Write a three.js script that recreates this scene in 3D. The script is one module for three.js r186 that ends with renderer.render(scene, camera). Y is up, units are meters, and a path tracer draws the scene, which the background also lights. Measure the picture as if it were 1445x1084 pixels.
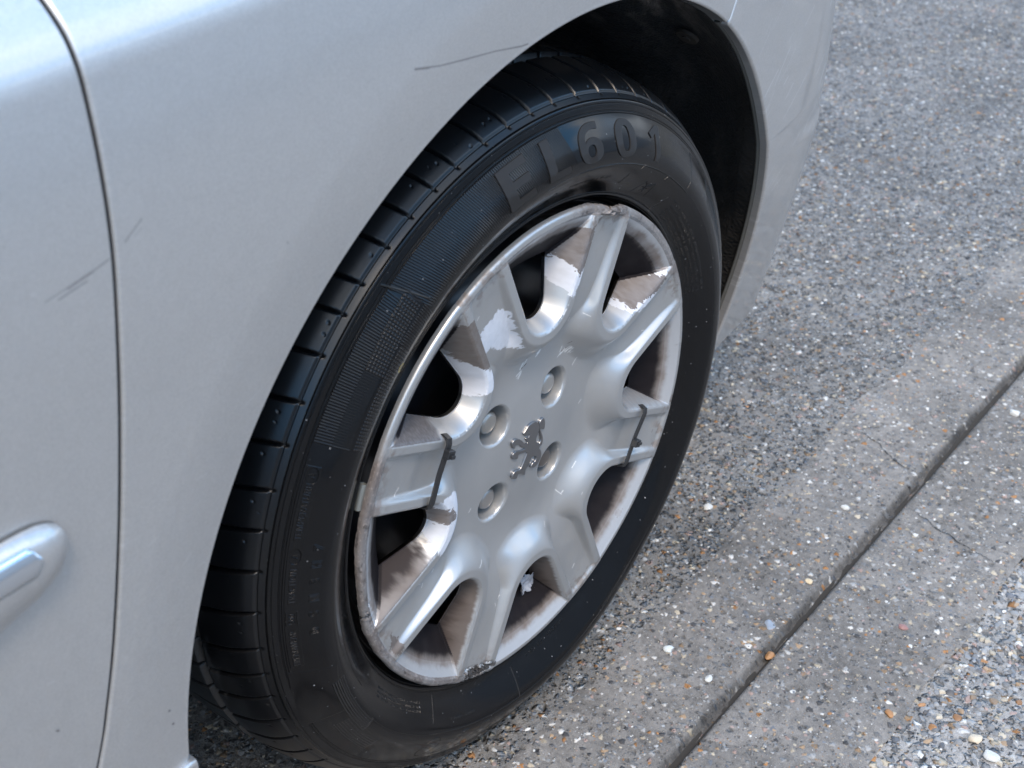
import * as THREE from 'three';
import { mergeGeometries, toCreasedNormals } from 'three/addons/utils/BufferGeometryUtils.js';
import { RoundedBoxGeometry } from 'three/addons/geometries/RoundedBoxGeometry.js';
import { TessellateModifier } from 'three/addons/modifiers/TessellateModifier.js';
import { FontLoader } from 'three/addons/loaders/FontLoader.js';
import { TextGeometry } from 'three/addons/geometries/TextGeometry.js';

// ---------------------------------------------------------------- camera, sky, sun, exposure
const HUB = 0.308;                                   // height of the wheel centre; x runs to the car's front, z out to the kerb side
const scene = new THREE.Scene();
const camera = new THREE.PerspectiveCamera(31.38, 4 / 3, 0.02, 400);
camera.position.set(-0.7054, 0.7048 + HUB, 0.5363);
camera.up.set(0, 1, 0);
camera.lookAt(-0.7054 + 0.63306, 0.7048 + HUB - 0.58188, 0.5363 - 0.51055);
camera.focus = 1.13;
camera.userData.fStop = 10.5;

const renderer = new THREE.WebGLRenderer({ antialias: true });
renderer.toneMapping = THREE.LinearToneMapping;
renderer.toneMappingExposure = 1.96;
renderer.shadowMap.enabled = true;

// noise -----------------------------------------------------------
function rng(seed) { let s = seed >>> 0; return () => { s = (s + 0x6d2b79f5) >>> 0; let t = Math.imul(s ^ (s >>> 15), 1 | s); t = (t + Math.imul(t ^ (t >>> 7), 61 | t)) ^ t; return ((t ^ (t >>> 14)) >>> 0) / 4294967296; }; }
const NT = new Float32Array(65536); { const r = rng(77); for (let i = 0; i < 65536; i++) NT[i] = r(); }
const hsh = (i, j) => NT[((i & 255) << 8) | (j & 255)];
function vn(x, y) {                                  // value noise, 0..1, period 256
  const i = Math.floor(x), j = Math.floor(y); let a = x - i, b = y - j; a = a * a * (3 - 2 * a); b = b * b * (3 - 2 * b);
  const p = hsh(i, j), q = hsh(i + 1, j), r = hsh(i, j + 1), s = hsh(i + 1, j + 1);
  return p + (q - p) * a + (r - p) * b + (p - q - r + s) * a * b;
}
const fbm = (x, y, o = 4) => { let s = 0, a = 0.5, n = 0; for (let k = 0; k < o; k++) { s += a * vn(x, y); n += a; x = x * 2.03 + 17.3; y = y * 2.03 + 9.1; a *= 0.5; } return s / n; };
const ss = (a, b, x) => { const t = Math.min(1, Math.max(0, (x - a) / (b - a))); return t * t * (3 - 2 * t); };
const mix = (a, b, t) => a + (b - a) * t, clamp = (x, a, b) => Math.min(b, Math.max(a, x));
const R = (d) => d * Math.PI / 180;
function table(xs, ys) { return (x) => { if (x <= xs[0]) return ys[0]; for (let i = 1; i < xs.length; i++) if (x <= xs[i]) { const t = (x - xs[i - 1]) / (xs[i] - xs[i - 1]); return ys[i - 1] + (ys[i] - ys[i - 1]) * t; } return ys[ys.length - 1]; }; }

// sky: open blue with broken bright cloud, as the reflections in the paint and the tyre show
{
  const W = 1024, H = 512, d = new Float32Array(W * H * 4);
  for (let j = 0; j < H; j++) for (let i = 0; i < W; i++) {
    const el = ((j + 0.5) / H - 0.5) * Math.PI, az = (i + 0.5) / W * 2 * Math.PI, y = Math.sin(el);
    let r, g, b;
    if (y > -0.02) {
      const t = ss(0.05, 0.30, y), t2 = ss(0.3, 1, y);
      r = mix(mix(0.80, 0.17, t), 0.13, t2); g = mix(mix(0.89, 0.60, t), 0.47, t2); b = mix(mix(1.0, 1.20, t), 1.05, t2);
      const c = Math.cos(el), k = 2.2 / (y + 0.25), px = Math.cos(az) * c * k + 40, pz = Math.sin(az) * c * k + 70;
      const m = ss(0.52, 0.62, fbm(px, pz, 5)) * 0.9 * ss(0.02, 0.15, y);
      const L = 1.0 + 0.35 * fbm(px * 2 + 5, pz * 2, 3);
      r = mix(r, 1.06 * L, m); g = mix(g, 1.07 * L, m); b = mix(b, 1.08 * L, m);
    } else { r = 0.2; g = 0.21; b = 0.22; }
    const o = (j * W + i) * 4, K = 1.06; d[o] = r * K; d[o + 1] = g * K; d[o + 2] = b * K; d[o + 3] = 1;
  }
  const t = new THREE.DataTexture(d, W, H, THREE.RGBAFormat, THREE.FloatType);
  t.mapping = THREE.EquirectangularReflectionMapping; t.magFilter = t.minFilter = THREE.LinearFilter; t.needsUpdate = true;
  scene.background = t; scene.environment = t;
}
const sun = new THREE.DirectionalLight(0xffecd8, 1.6);
sun.position.set(-1.1, 3.2, 1.3); sun.castShadow = true; sun.shadow.radius = 30;
Object.assign(sun.shadow.camera, { left: -3, right: 3, top: 3, bottom: -3, near: 0.1, far: 12 });
sun.shadow.mapSize.set(2048, 2048);
scene.add(sun);

// ---------------------------------------------------------------- helpers
const names = {};
function numbered(n) { const k = names[n] = (names[n] ?? -1) + 1; return k ? n + '_' + String(k).padStart(3, '0') : n; }
function put(name, geometry, material, parent = scene) {
  const m = new THREE.Mesh(geometry, material); m.name = parent === scene ? numbered(name) : name;
  m.castShadow = m.receiveShadow = true; parent.add(m); return m;
}
function struct(name, g, m) { const o = put(name, g, m); o.userData.kind = 'structure'; return o; }
function tag(o, label, category, group) { o.userData.label = label; o.userData.category = category; if (group) o.userData.group = group; return o; }
const std = (o) => new THREE.MeshPhysicalMaterial(o);
const rgb = (r, g, b) => new THREE.Color().setRGB(r, g, b);
function dataTex(w, h, data, srgb) {
  const t = new THREE.DataTexture(data, w, h, THREE.RGBAFormat, THREE.UnsignedByteType);
  t.magFilter = t.minFilter = THREE.LinearFilter; t.wrapS = t.wrapT = THREE.RepeatWrapping; if (srgb) t.colorSpace = THREE.SRGBColorSpace; t.needsUpdate = true; return t;
}
const enc = (x) => { x = clamp(x, 0, 1); return 255 * (x <= 0.0031308 ? 12.92 * x : 1.055 * Math.pow(x, 1 / 2.4) - 0.055); };

// A sheet over a (u, v) grid, kept where F > 0, its cut edges rounded over and turned down.
function sheet({ u0, u1, nu, v0, v1, nv, pos, F, uv, edge, flip }) {
  const P = [], N = [], T = [], I = [], e = 1e-4, node = new Int32Array((nu + 1) * (nv + 1)).fill(-1), val = new Float32Array((nu + 1) * (nv + 1));
  const U = (i) => u0 + (u1 - u0) * i / nu, V = (j) => v0 + (v1 - v0) * j / nv;
  const UV = [];
  const add = (u, v) => {
    const p = pos(u, v), a = pos(u + e, v), a2 = pos(u - e, v), b = pos(u, v + e), b2 = pos(u, v - e);
    const x1 = a[0] - a2[0], y1 = a[1] - a2[1], z1 = a[2] - a2[2], x2 = b[0] - b2[0], y2 = b[1] - b2[1], z2 = b[2] - b2[2];
    let n = [y1 * z2 - z1 * y2, z1 * x2 - x1 * z2, x1 * y2 - y1 * x2]; const l = Math.hypot(...n) * (flip ? -1 : 1) || 1; n = n.map((c) => c / l);
    P.push(...p); N.push(...n); T.push(...uv(u, v, p)); UV.push([u, v]);
    return P.length / 3 - 1;
  };
  for (let j = 0; j <= nv; j++) for (let i = 0; i <= nu; i++) val[j * (nu + 1) + i] = F ? F(U(i), V(j)) : 1;
  const at = (k) => node[k] >= 0 ? node[k] : (node[k] = add(U(k % (nu + 1)), V(Math.floor(k / (nu + 1)))));
  const cuts = new Map(), rim = [];
  const cut = (k, m) => {
    const key = k < m ? k * 4e6 + m : m * 4e6 + k; if (cuts.has(key)) return cuts.get(key);
    const t = val[k] / (val[k] - val[m]), iu = (q) => U(q % (nu + 1)), iv = (q) => V(Math.floor(q / (nu + 1)));
    const c = add(mix(iu(k), iu(m), t), mix(iv(k), iv(m), t)); cuts.set(key, c); return c;
  };
  const tri = (a, b, c) => { if (flip) I.push(a, c, b); else I.push(a, b, c); };
  const clip = (k) => {
    const s = k.map((q) => val[q] > 0), n = s[0] + s[1] + s[2];
    if (!n) return;
    if (n === 3) return tri(at(k[0]), at(k[1]), at(k[2]));
    for (let r = 0; r < 3; r++) {
      const [a, b, c] = [k[r], k[(r + 1) % 3], k[(r + 2) % 3]];
      if (n === 1 && val[a] > 0) { const x = cut(a, b), y = cut(a, c); tri(at(a), x, y); rim.push([x, y]); }
      if (n === 2 && val[c] <= 0) { const x = cut(b, c), y = cut(a, c); tri(at(a), at(b), x); tri(at(a), x, y); rim.push([x, y]); }
    }
  };
  for (let j = 0; j < nv; j++) for (let i = 0; i < nu; i++) {
    const k = j * (nu + 1) + i, a = k, b = k + 1, c = k + nu + 2, d = k + nu + 1;
    clip([a, b, c]); clip([a, c, d]);
  }
  if (edge && rim.length) {
    const out = new Map(), g = (i, A) => [A[3 * i], A[3 * i + 1], A[3 * i + 2]];
    for (const [x, y] of rim) {
      const p = g(x, P), q = g(y, P), t = [q[0] - p[0], q[1] - p[1], q[2] - p[2]], sgn = flip ? -1 : 1;
      for (const w of [x, y]) { const n = g(w, N), o = out.get(w) ?? [0, 0, 0]; o[0] += sgn * (t[1] * n[2] - t[2] * n[1]); o[1] += sgn * (t[2] * n[0] - t[0] * n[2]); o[2] += sgn * (t[0] * n[1] - t[1] * n[0]); out.set(w, o); }
    }
    const rows = new Map();
    for (const [w, o0] of out) {
      const l = Math.hypot(...o0) || 1, o = o0.map((c) => c / l), n = g(w, N), p = g(w, P), { rho, depth, down, grow } = edge(p, UV[w]), steps = 5, row = [w];
      const dn = down ?? n, uv0 = [T[2 * w], T[2 * w + 1]];
      for (let s = 1; s <= steps + 1; s++) {
        const a = Math.min(s / steps, 1) * Math.PI / 2, ex = s > steps ? depth : 0, so = rho * Math.sin(a), sd = rho * (1 - Math.cos(a)) + ex, go = rho * a + ex;
        P.push(p[0] + o[0] * so - dn[0] * sd, p[1] + o[1] * so - dn[1] * sd, p[2] + o[2] * so - dn[2] * sd);
        N.push(...[0, 1, 2].map((c) => dn[c] * Math.cos(a) + o[c] * Math.sin(a)));
        if (grow) { const q = uv(p[0] + o[0] * go, p[1] + o[1] * go, p); T.push(...q); } else T.push(...uv0);
        row.push(P.length / 3 - 1);
      }
      rows.set(w, row);
    }
    for (const [x, y] of rim) { const a = rows.get(x), b = rows.get(y); for (let s = 0; s < a.length - 1; s++) { tri(a[s], a[s + 1], b[s]); tri(b[s], a[s + 1], b[s + 1]); } }
  }
  const G = new THREE.BufferGeometry();
  G.setAttribute('position', new THREE.Float32BufferAttribute(P, 3)); G.setAttribute('normal', new THREE.Float32BufferAttribute(N, 3)); G.setAttribute('uv', new THREE.Float32BufferAttribute(T, 2));
  G.setIndex(I); return G;
}
// a surface of revolution about z given by (r, z) points, angles a0..a1
function revolve(pts, a0, a1, n, f) {
  const P = [], T = [], I = [], m = pts.length;
  for (let i = 0; i <= n; i++) { const a = a0 + (a1 - a0) * i / n; for (let j = 0; j < m; j++) { const [r, z] = f ? f(pts[j], a, j) : pts[j]; P.push(r * Math.cos(a), r * Math.sin(a), z); T.push(a * 0.3, j / (m - 1) * 0.3); } }
  for (let i = 0; i < n; i++) for (let j = 0; j < m - 1; j++) { const k = i * m + j; I.push(k, k + 1, k + m, k + 1, k + m + 1, k + m); }
  const G = new THREE.BufferGeometry(); G.setAttribute('position', new THREE.Float32BufferAttribute(P, 3)); G.setAttribute('uv', new THREE.Float32BufferAttribute(T, 2)); G.setIndex(I); G.computeVertexNormals();
  if (Math.abs(a1 - a0 - 2 * Math.PI) < 1e-6) { const q = G.attributes.normal; for (let j = 0; j < m; j++) { const x = q.getX(j) + q.getX(n * m + j), y = q.getY(j) + q.getY(n * m + j), z = q.getZ(j) + q.getZ(n * m + j), l = Math.hypot(x, y, z); q.setXYZ(j, x / l, y / l, z / l); q.setXYZ(n * m + j, x / l, y / l, z / l); } }
  return G;
}
function spline(pts, n) { const c = new THREE.SplineCurve(pts.map(([a, b]) => new THREE.Vector2(a, b))); return c.getPoints(n).map((p) => [p.x, p.y]); }

// ---------------------------------------------------------------- ground: slabs of exposed-aggregate concrete, parallel to the car
const STONES = [[0.27, 0.27, 0.265, 7], [0.17, 0.17, 0.168, 10], [0.50, 0.49, 0.46, 2.4], [0.38, 0.33, 0.25, 3.2], [0.27, 0.19, 0.12, 2.2], [0.30, 0.15, 0.06, 0.7], [0.30, 0.22, 0.19, 1.5], [0.075, 0.074, 0.075, 2.2], [0.13, 0.14, 0.155, 2]];
const pickStone = (r) => { let s = r() * STONES.reduce((a, b) => a + b[3], 0); for (const c of STONES) { s -= c[3]; if (s <= 0) { const k = 0.75 + 0.5 * r(); return [c[0] * k, c[1] * k, c[2] * k]; } } return STONES[0]; };
function aggregate(seed, S, metres, base, count, rmin, rmax, pit) {
  const col = new Float32Array(S * S * 3), hgt = new Float32Array(S * S), r = rng(seed), sc = S / metres;
  for (let j = 0; j < S; j++) for (let i = 0; i < S; i++) {
    const x = i / S * 256, y = j / S * 256, n = vn(x * 1, y * 1), n2 = vn(x * 0.25 + 0, y * 0.25), n3 = hsh(i * 7 + (j >> 3), j * 3 + (i >> 4)), o = j * S + i;
    const big = vn(i / S * 8, j / S * 8);
    const k = base * (0.60 + 0.38 * n + 0.3 * n2 + 0.5 * (n3 - 0.5)) * (0.8 + 0.4 * big);
    col[o * 3] = k * 1.05; col[o * 3 + 1] = k; col[o * 3 + 2] = k * 0.93; hgt[o] = 0.25 + 0.16 * n + 0.08 * n2 + 0.1 * n3;
  }
  for (let s = 0; s < count; s++) {
    const cx = r() * S, cy = r() * S, a = r() * Math.PI, rad = (rmin + (rmax - rmin) * Math.pow(r(), 3)) * sc, as = 0.55 + 0.45 * r(), h = 0.35 + 0.45 * r(), c = pickStone(r), ca = Math.cos(a), sa = Math.sin(a), q = Math.ceil(rad), pitted = r() < pit, ph = r() * 10;
    for (let y = -q; y <= q; y++) for (let x = -q; x <= q; x++) {
      const u = (x * ca + y * sa) / rad, v = (-x * sa + y * ca) / (rad * as), an = Math.atan2(v, u), d = (u * u + v * v) * (1 + 0.28 * Math.sin(an * 3 + ph) + 0.16 * Math.sin(an * 5 + ph * 2));
      if (d > 1) continue;
      const o = (((Math.floor(cy) + y + S * 2) % S) * S + ((Math.floor(cx) + x + S * 2) % S));
      if (pitted) { hgt[o] = Math.min(hgt[o], 0.02 + 0.3 * d); for (let k = 0; k < 3; k++) col[o * 3 + k] *= 0.68; continue; }
      const g = 0.86 + 0.28 * hsh(o, o >> 8); for (let k = 0; k < 3; k++) col[o * 3 + k] = mix(col[o * 3 + k], c[k] * g, d > 0.75 ? 0.6 : 1);
      hgt[o] = Math.max(hgt[o], 0.25 + h * Math.sqrt(1 - d));
    }
  }
  const cd = new Uint8Array(S * S * 4), hd = new Uint8Array(S * S * 4);
  for (let o = 0; o < S * S; o++) { for (let k = 0; k < 3; k++) { cd[o * 4 + k] = enc(col[o * 3 + k]); hd[o * 4 + k] = clamp(hgt[o], 0, 1) * 255; } cd[o * 4 + 3] = hd[o * 4 + 3] = 255; }
  return [dataTex(S, S, cd, true), dataTex(S, S, hd, false)];
}
function groundMat(seed, base, count, rmin, rmax, pit, bump) {
  const [c, h] = aggregate(seed, 1792, 1.1, base, count, rmin, rmax, pit);
  for (const t of [c, h]) { t.repeat.set(1 / 1.1, 1 / 1.1); t.rotation = 0.3 + seed * 0.01; }
  return std({ map: c, bumpMap: h, bumpScale: bump, roughness: 0.86, specularIntensity: 0.6 });
}
const roughMat = groundMat(11, 0.16, 60000, 0.0008, 0.0046, 0.25, 0.012);
const slabMat = groundMat(12, 0.165, 52000, 0.0007, 0.0036, 0.2, 0.003);
const paleMat = groundMat(13, 0.255, 52000, 0.0010, 0.0055, 0.28, 0.008);

const slabTinted = slabMat.clone(); slabTinted.vertexColors = true;  // vertex colours darken both slabs towards the joint
const Z1 = 0.012, Z2 = 0.1385, Z3 = 0.274;           // edges between the strips
const lumps = (x, z) => 0.004 * (fbm(x * 1.7 + 30, z * 1.7 + 12, 3) - 0.5) * 2;
function strip(z0, z1, x0, x1, nx, nz, h, tint, rag0, rag1) {
  const P = [], T = [], I = [], C = [];
  for (let j = 0; j <= nz; j++) for (let i = 0; i <= nx; i++) {
    const x = x0 + (x1 - x0) * i / nx; let z = z0 + (z1 - z0) * j / nz;
    if (j === 0 && rag0) z += rag0(x); if (j === nz && rag1) z += rag1(x);
    P.push(x, h(x, z), z); T.push(x, -z); if (tint) { const k = tint(x, z); C.push(k, k * 0.97, k * 0.94); }
  }
  for (let j = 0; j < nz; j++) for (let i = 0; i < nx; i++) { const k = j * (nx + 1) + i; I.push(k, k + nx + 1, k + 1, k + 1, k + nx + 1, k + nx + 2); }
  const G = new THREE.BufferGeometry(); G.setAttribute('position', new THREE.Float32BufferAttribute(P, 3)); G.setAttribute('uv', new THREE.Float32BufferAttribute(T, 2)); if (tint) G.setAttribute('color', new THREE.Float32BufferAttribute(C, 3)); G.setIndex(I); G.computeVertexNormals(); return G;
}
const wob = (x, k) => (fbm(x * 9 + k, k * 3.1, 4) - 0.5);
// the road under and in front of the car, a little lower than the slab beside it
const roadY = (x, z) => -0.0034 + 0.7 * lumps(x, z) + 0.004 * (fbm(x * 14, z * 14, 3) - 0.5) + 0.0046 * (fbm(x * 42 + 60, z * 42, 2) - 0.5) * ss(Z1 + 0.01, Z1 - 0.12, z);
const slabY = (x, z) => 0.0012 * (fbm(x * 7 + 3, z * 7, 3) - 0.5) - 0.0080 * ss(Z2 - 0.0095, Z2 - 0.003, z + 0.005 * wob(x * 2, 9)) - 0.003 * ss(Z1 + 0.014, Z1, z) ;
const slab2Y = (x, z) => 0.001 * (fbm(x * 7 + 13, z * 7, 3) - 0.5) - 0.010 * ss(Z2 + 0.0045, Z2 + 0.0015, z + 0.004 * wob(x * 2, 4)) - 0.0015 * ss(Z3 - 0.01, Z3, z);
const palY = (x, z) => -0.004 + 0.006 * (fbm(x * 16 + 40, z * 16, 4) - 0.5) + 0.004 * ss(Z3 + 0.02, Z3 + 0.06, z);
{
  struct('road', mergeGeometries([strip(-1.2, Z1 + 0.02, -1.2, 3.0, 900, 260, roadY), strip(-60, -1.2, -60, 60, 40, 20, () => -0.005), strip(-1.2, Z1, 3.0, 60, 20, 4, () => -0.005), strip(-1.2, Z1, -60, -1.2, 20, 4, () => -0.005)]), roughMat);
  struct('gutter_slab', strip(Z1 - 0.004, Z2, -1.2, 6, 700, 70, slabY, (x, z) => 1 - 0.5 * ss(Z2 - 0.012, Z2 - 0.005, z + 0.006 * wob(x * 2, 2)) * (0.75 + 0.5 * vn(x * 30, z * 30)), (x) => 0.022 * wob(x * 1.4, 5)), slabTinted);
  struct('pavement_slab', strip(Z2 + 0.0022, Z3 + 0.004, -1.2, 6, 700, 50, slab2Y, (x, z) => 1 - 0.25 * ss(Z2 + 0.014, Z2 + 0.004, z + 0.006 * wob(x, 6)), 0, (x) => 0.02 * wob(x * 1.3, 7)), slabTinted);
  struct('pavement', mergeGeometries([strip(Z3 - 0.012, 1.3, -1.2, 3, 500, 130, palY), strip(1.3, 60, -60, 60, 40, 20, () => -0.004)]), paleMat);
  // the joint between the two slabs, packed with dirt
  const dirt = std({ color: rgb(0.034, 0.030, 0.025), roughness: 1 });
  struct('path_joint', strip(Z2 - 0.010, Z2 + 0.010, -1.2, 6, 900, 6, (x, z) => -0.0078 + 0.003 * (fbm(x * 60, z * 200, 3) - 0.5)), dirt);
  // hair cracks: narrow dark grooves lying along the slabs
  const crackMat = std({ color: rgb(0.02, 0.018, 0.016), roughness: 1 });
  const crack = (pts, w, seed) => {
    const P = [], I = [], c = new THREE.CatmullRomCurve3(pts.map(([x, z]) => new THREE.Vector3(x, 0, z))), n = 70;
    for (let i = 0; i <= n; i++) { const p = c.getPoint(i / n), d = c.getTangent(i / n), o = 0.006 * (fbm(i * 0.25 + seed, seed, 3) - 0.5), ww = w * (0.35 + 0.9 * vn(i * 0.6, seed)) * Math.sin(Math.PI * (0.06 + 0.9 * i / n)); for (const s of [-1, 1]) { const x = p.x - d.z * (o + s * ww), z = p.z + d.x * (o + s * ww); P.push(x, (z < Z2 ? slabY(x, z) : slab2Y(x, z)) + 0.0012, z); } if (i) { const k = 2 * i; I.push(k - 2, k - 1, k, k - 1, k + 1, k); } }
    const G = new THREE.BufferGeometry(); G.setAttribute('position', new THREE.Float32BufferAttribute(P, 3)); G.setIndex(I); G.computeVertexNormals(); return G;
  };
  struct('path_crack', crack([[0.584, 0.02], [0.578, 0.06], [0.556, 0.10], [0.552, 0.128]], 0.0007, 3), crackMat);
  struct('path_crack', crack([[0.490, 0.150], [0.478, 0.19], [0.470, 0.225], [0.466, 0.262]], 0.0006, 8), crackMat);
}
// added wall, out of view, to darken reflections in tyre flank and lower paint
{ const g = mergeGeometries([new THREE.BoxGeometry(26, 1.7, 0.22).translate(0, 0.85, 3.6), new THREE.BoxGeometry(26.1, 0.09, 0.34).translate(0, 1.745, 3.6)]); struct('added_wall', g, std({ color: rgb(0.38, 0.39, 0.405), roughness: 0.95 })); }
function rock(seed, detail = 1) {
  const g = new THREE.IcosahedronGeometry(1, detail), p = g.attributes.position, r = rng(seed), a = [r() * 9, r() * 9, r() * 9], pl = [...Array(5)].map(() => new THREE.Vector3(r() - 0.5, r() - 0.5, r() - 0.5).normalize());
  const v = new THREE.Vector3();
  for (let i = 0; i < p.count; i++) {
    v.fromBufferAttribute(p, i); const n = v.clone(); let k = 0.86 + 0.32 * (vn(n.x * 1.3 + a[0] + 5, n.y * 1.3 + n.z * 1.7 + a[1] + 5));
    for (const q of pl) { const d = n.dot(q); if (d > 0.72) k *= 0.72 / d * 0.98; }
    p.setXYZ(i, v.x * k, v.y * k * 0.75, v.z * k);
  }
  g.deleteAttribute('uv'); return toCreasedNormals(g, 0.75);
}
{
  const rocks = [1, 2, 3, 4].map((s) => rock(s * 13)), mats = [0.7, 0.5].map((q) => std({ roughness: q, color: 0xffffff }));
  const r = rng(501), lists = rocks.map(() => []);
  const tryAdd = (x, z, y, s, sunk) => { const k = Math.floor(r() * 4); lists[k].push([x, y - s * sunk, z, s, r() * 6.3, (r() - 0.5) * 0.8, (r() - 0.5) * 0.8, 0.7 + 0.5 * r(), 0.55 + 0.4 * r(), pickStone(r)]); };
  for (let i = 0; i < 30000; i++) {                    // road aggregate
    const x = -0.5 + 2.9 * Math.pow(r(), 1.15), z = -1.0 + (1.0 + Z1) * Math.pow(r(), 0.8);
    const s = 0.0012 + 0.0026 * Math.pow(r(), 3); tryAdd(x, z, roadY(x, z), s, 0.3);
  }
  for (let i = 0; i < 9000; i++) {
    const x = -0.15 + 1.7 * r(), z = Z1 + (Z3 - Z1) * r(); if (Math.abs(z - Z2) < 0.012) continue;
    const s = 0.0009 + 0.0026 * Math.pow(r(), 3); tryAdd(x, z, z < Z2 ? slabY(x, z) : slab2Y(x, z), s, 0.42);
  }
  for (let i = 0; i < 9000; i++) {
    const x = 0.0 + 0.95 * r(), z = Z3 + 0.012 * r() + 0.36 * r();
    const s = 0.0014 + 0.0038 * Math.pow(r(), 2.6); tryAdd(x, z, palY(x, z), s, 0.15);
  }
  for (let i = 0; i < 120; i++) { const x = 0.0 + 1.3 * r(), z = Z2 - 0.002 + 0.006 * (r() - 0.5); tryAdd(x, z, -0.0095, 0.0008 + 0.0012 * r(), 0.1); }
  const d = new THREE.Object3D();
  lists.forEach((L, k) => {
    const m = new THREE.InstancedMesh(rocks[k], mats[k % 2], L.length); m.name = numbered('gravel');
    L.forEach(([x, y, z, s, a, b, c, e, f, col], i) => { d.position.set(x, y, z); d.rotation.set(b, a, c); d.scale.set(s * e, s * f, s / Math.sqrt(e)); d.updateMatrix(); m.setMatrixAt(i, d.matrix); m.setColorAt(i, rgb(...col)); });
    m.userData.kind = 'stuff'; m.userData.label = ['grey and white aggregate stones set in the concrete', 'brown and grey aggregate stones set in the concrete', 'small pale chippings set in the concrete', 'small dark chippings set in the concrete'][k]; m.userData.category = 'gravel';
    m.castShadow = m.receiveShadow = true; scene.add(m);
  });
  // the pebbles that stand out one by one
  const pebbles = [
    [0.198, 0.138, 0.0062, -0.003, [0.34, 0.17, 0.065], 'orange brown pebble lying in the dirt joint between the slabs'],
    [0.314, 0.119, 0.0055, 0.001, [0.62, 0.50, 0.33], 'cream yellow pebble just above the joint, near the slab edge'],
    [0.350, -0.029, 0.0072, 0.000, [0.52, 0.51, 0.47], 'white pebble on the road close to the right of the tyre'],
    [0.738, 0.170, 0.0085, 0.001, [0.52, 0.51, 0.47], 'large white pebble beyond the joint near the right edge'],
    [0.139, 0.057, 0.0062, 0.001, [0.55, 0.57, 0.55], 'pale grey pebble between the tyre and the joint, lower of two'],
    [0.131, 0.109, 0.0052, 0.001, [0.52, 0.51, 0.47], 'white pebble on the gutter slab just left of the joint'],
    [0.445, 0.092, 0.0055, 0.001, [0.52, 0.51, 0.47], 'bright white pebble in the middle of the gutter slab'],
    [0.223, 0.343, 0.0082, 0.002, [0.55, 0.46, 0.34], 'beige pebble on the rough pale pavement at the lower right'],
    [0.201, 0.266, 0.0055, 0.001, [0.33, 0.16, 0.06], 'rusty brown pebble at the edge of the rough pavement'],
    [0.315, 0.226, 0.0060, 0.0005, [0.27, 0.14, 0.12], 'dull red flat pebble set in the pavement slab'],
    [0.233, 0.118, 0.0085, -0.001, [0.24, 0.27, 0.31], 'flat blue grey stone beside the orange pebble'],
    [0.213, 0.363, 0.0085, 0.002, [0.52, 0.51, 0.47], 'white pebble in the bottom right corner of the pavement'],
  ];
  pebbles.forEach(([x, z, s, y, c, label], i) => {
    const o = put('pebble', rock(900 + i * 7, 2), std({ color: rgb(...c), roughness: 0.55 }));
    o.position.set(x, y, z); o.scale.set(s * 0.9, s * 0.5, s * 0.72); o.rotation.y = i * 1.3; tag(o, label, 'pebble');
  });
}

// ---------------------------------------------------------------- the car
const car = new THREE.Group(); car.name = 'car'; scene.add(car);
tag(car, 'silver car with a scuffed wheel cover, parked beside the concrete gutter', 'car');
const ARC = { x: 0.003, y: 0.282, r: 0.4015 };
const planPts = [[-1.5, 0], [-0.6, 0.03], [-0.25, 0.032], [-0.1, 0.030], [0, 0.026], [0.1, 0.018], [0.245, 0.002], [0.37, -0.017], [0.45, -0.027], [0.50, -0.036], [0.53, -0.046], [0.56, -0.064], [0.595, -0.10], [0.64, -0.17], [0.67, -0.25], [0.70, -0.40], [0.72, -0.6], [0.725, -0.9]];
const planCurve = new THREE.CatmullRomCurve3(planPts.map(([x, z]) => new THREE.Vector3(x, 0, z)), false, 'centripetal');
const PL = planCurve.getSpacedPoints(2400), PLEN = planCurve.getLength();
const planAt = (u) => { const t = clamp(u / PLEN, 0, 1) * 2400, i = Math.min(2399, Math.floor(t)), f = t - i; return [mix(PL[i].x, PL[i + 1].x, f), mix(PL[i].z, PL[i + 1].z, f)]; };
const uOfX = (x) => { for (let i = 1; i <= 2400; i++) if (PL[i].x >= x) return (i - 1 + (x - PL[i - 1].x) / (PL[i].x - PL[i - 1].x)) / 2400 * PLEN; return PLEN; };
function bodyPos(u, y) {
  const [x, z] = planAt(u), t = Math.max(0, y - 0.62);
  let d = 0.62 * t * t + 11 * Math.pow(Math.max(0, y - 0.764), 2);
  d += 0.045 * ss(0.1, 0.35, x) * Math.pow(Math.max(0, (0.45 - y) / 0.27), 1.3);
  d -= 0.0035 * ss(0.425, 0.405, y) * ss(0.42, 0.5, x);
  const r = Math.hypot(x - ARC.x, y - ARC.y), a = Math.atan2(y - ARC.y, x - ARC.x);
  d += 0.0062 * Math.pow(clamp((0.452 - r) / 0.05, 0, 1), 1.35) * ss(0.25, 0.1, x);       // the shallow flare round the arch
  const [x2, z2] = planAt(u + 0.002), l = Math.hypot(x2 - x, z2 - z) || 1;
  const nx = -(z2 - z) / l, nz = (x2 - x) / l;
  return [x - nx * d, y, z - nz * d];
}
const seamPts = [[0.3777, -0.4587], [0.4154, -0.4443], [0.4605, -0.43], [0.5268, -0.413], [0.5898, -0.3995], [0.6374, -0.3909], [0.685, -0.3825], [0.7299, -0.3773], [0.7723, -0.3746], [0.8005, -0.3753], [0.9, -0.385]];
const seamX = (() => { const c = spline([[0.25, -0.515], ...seamPts], 200); return table(c.map((p) => p[0]), c.map((p) => p[1])); })();
const noseX = (y) => 0.2385 + (y - 0.611) * 0.65;
const bodyUV = (u, v, p) => [(p[0] + 0.62) / 1.32, (p[1] - 0.15) / 0.82];

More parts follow.
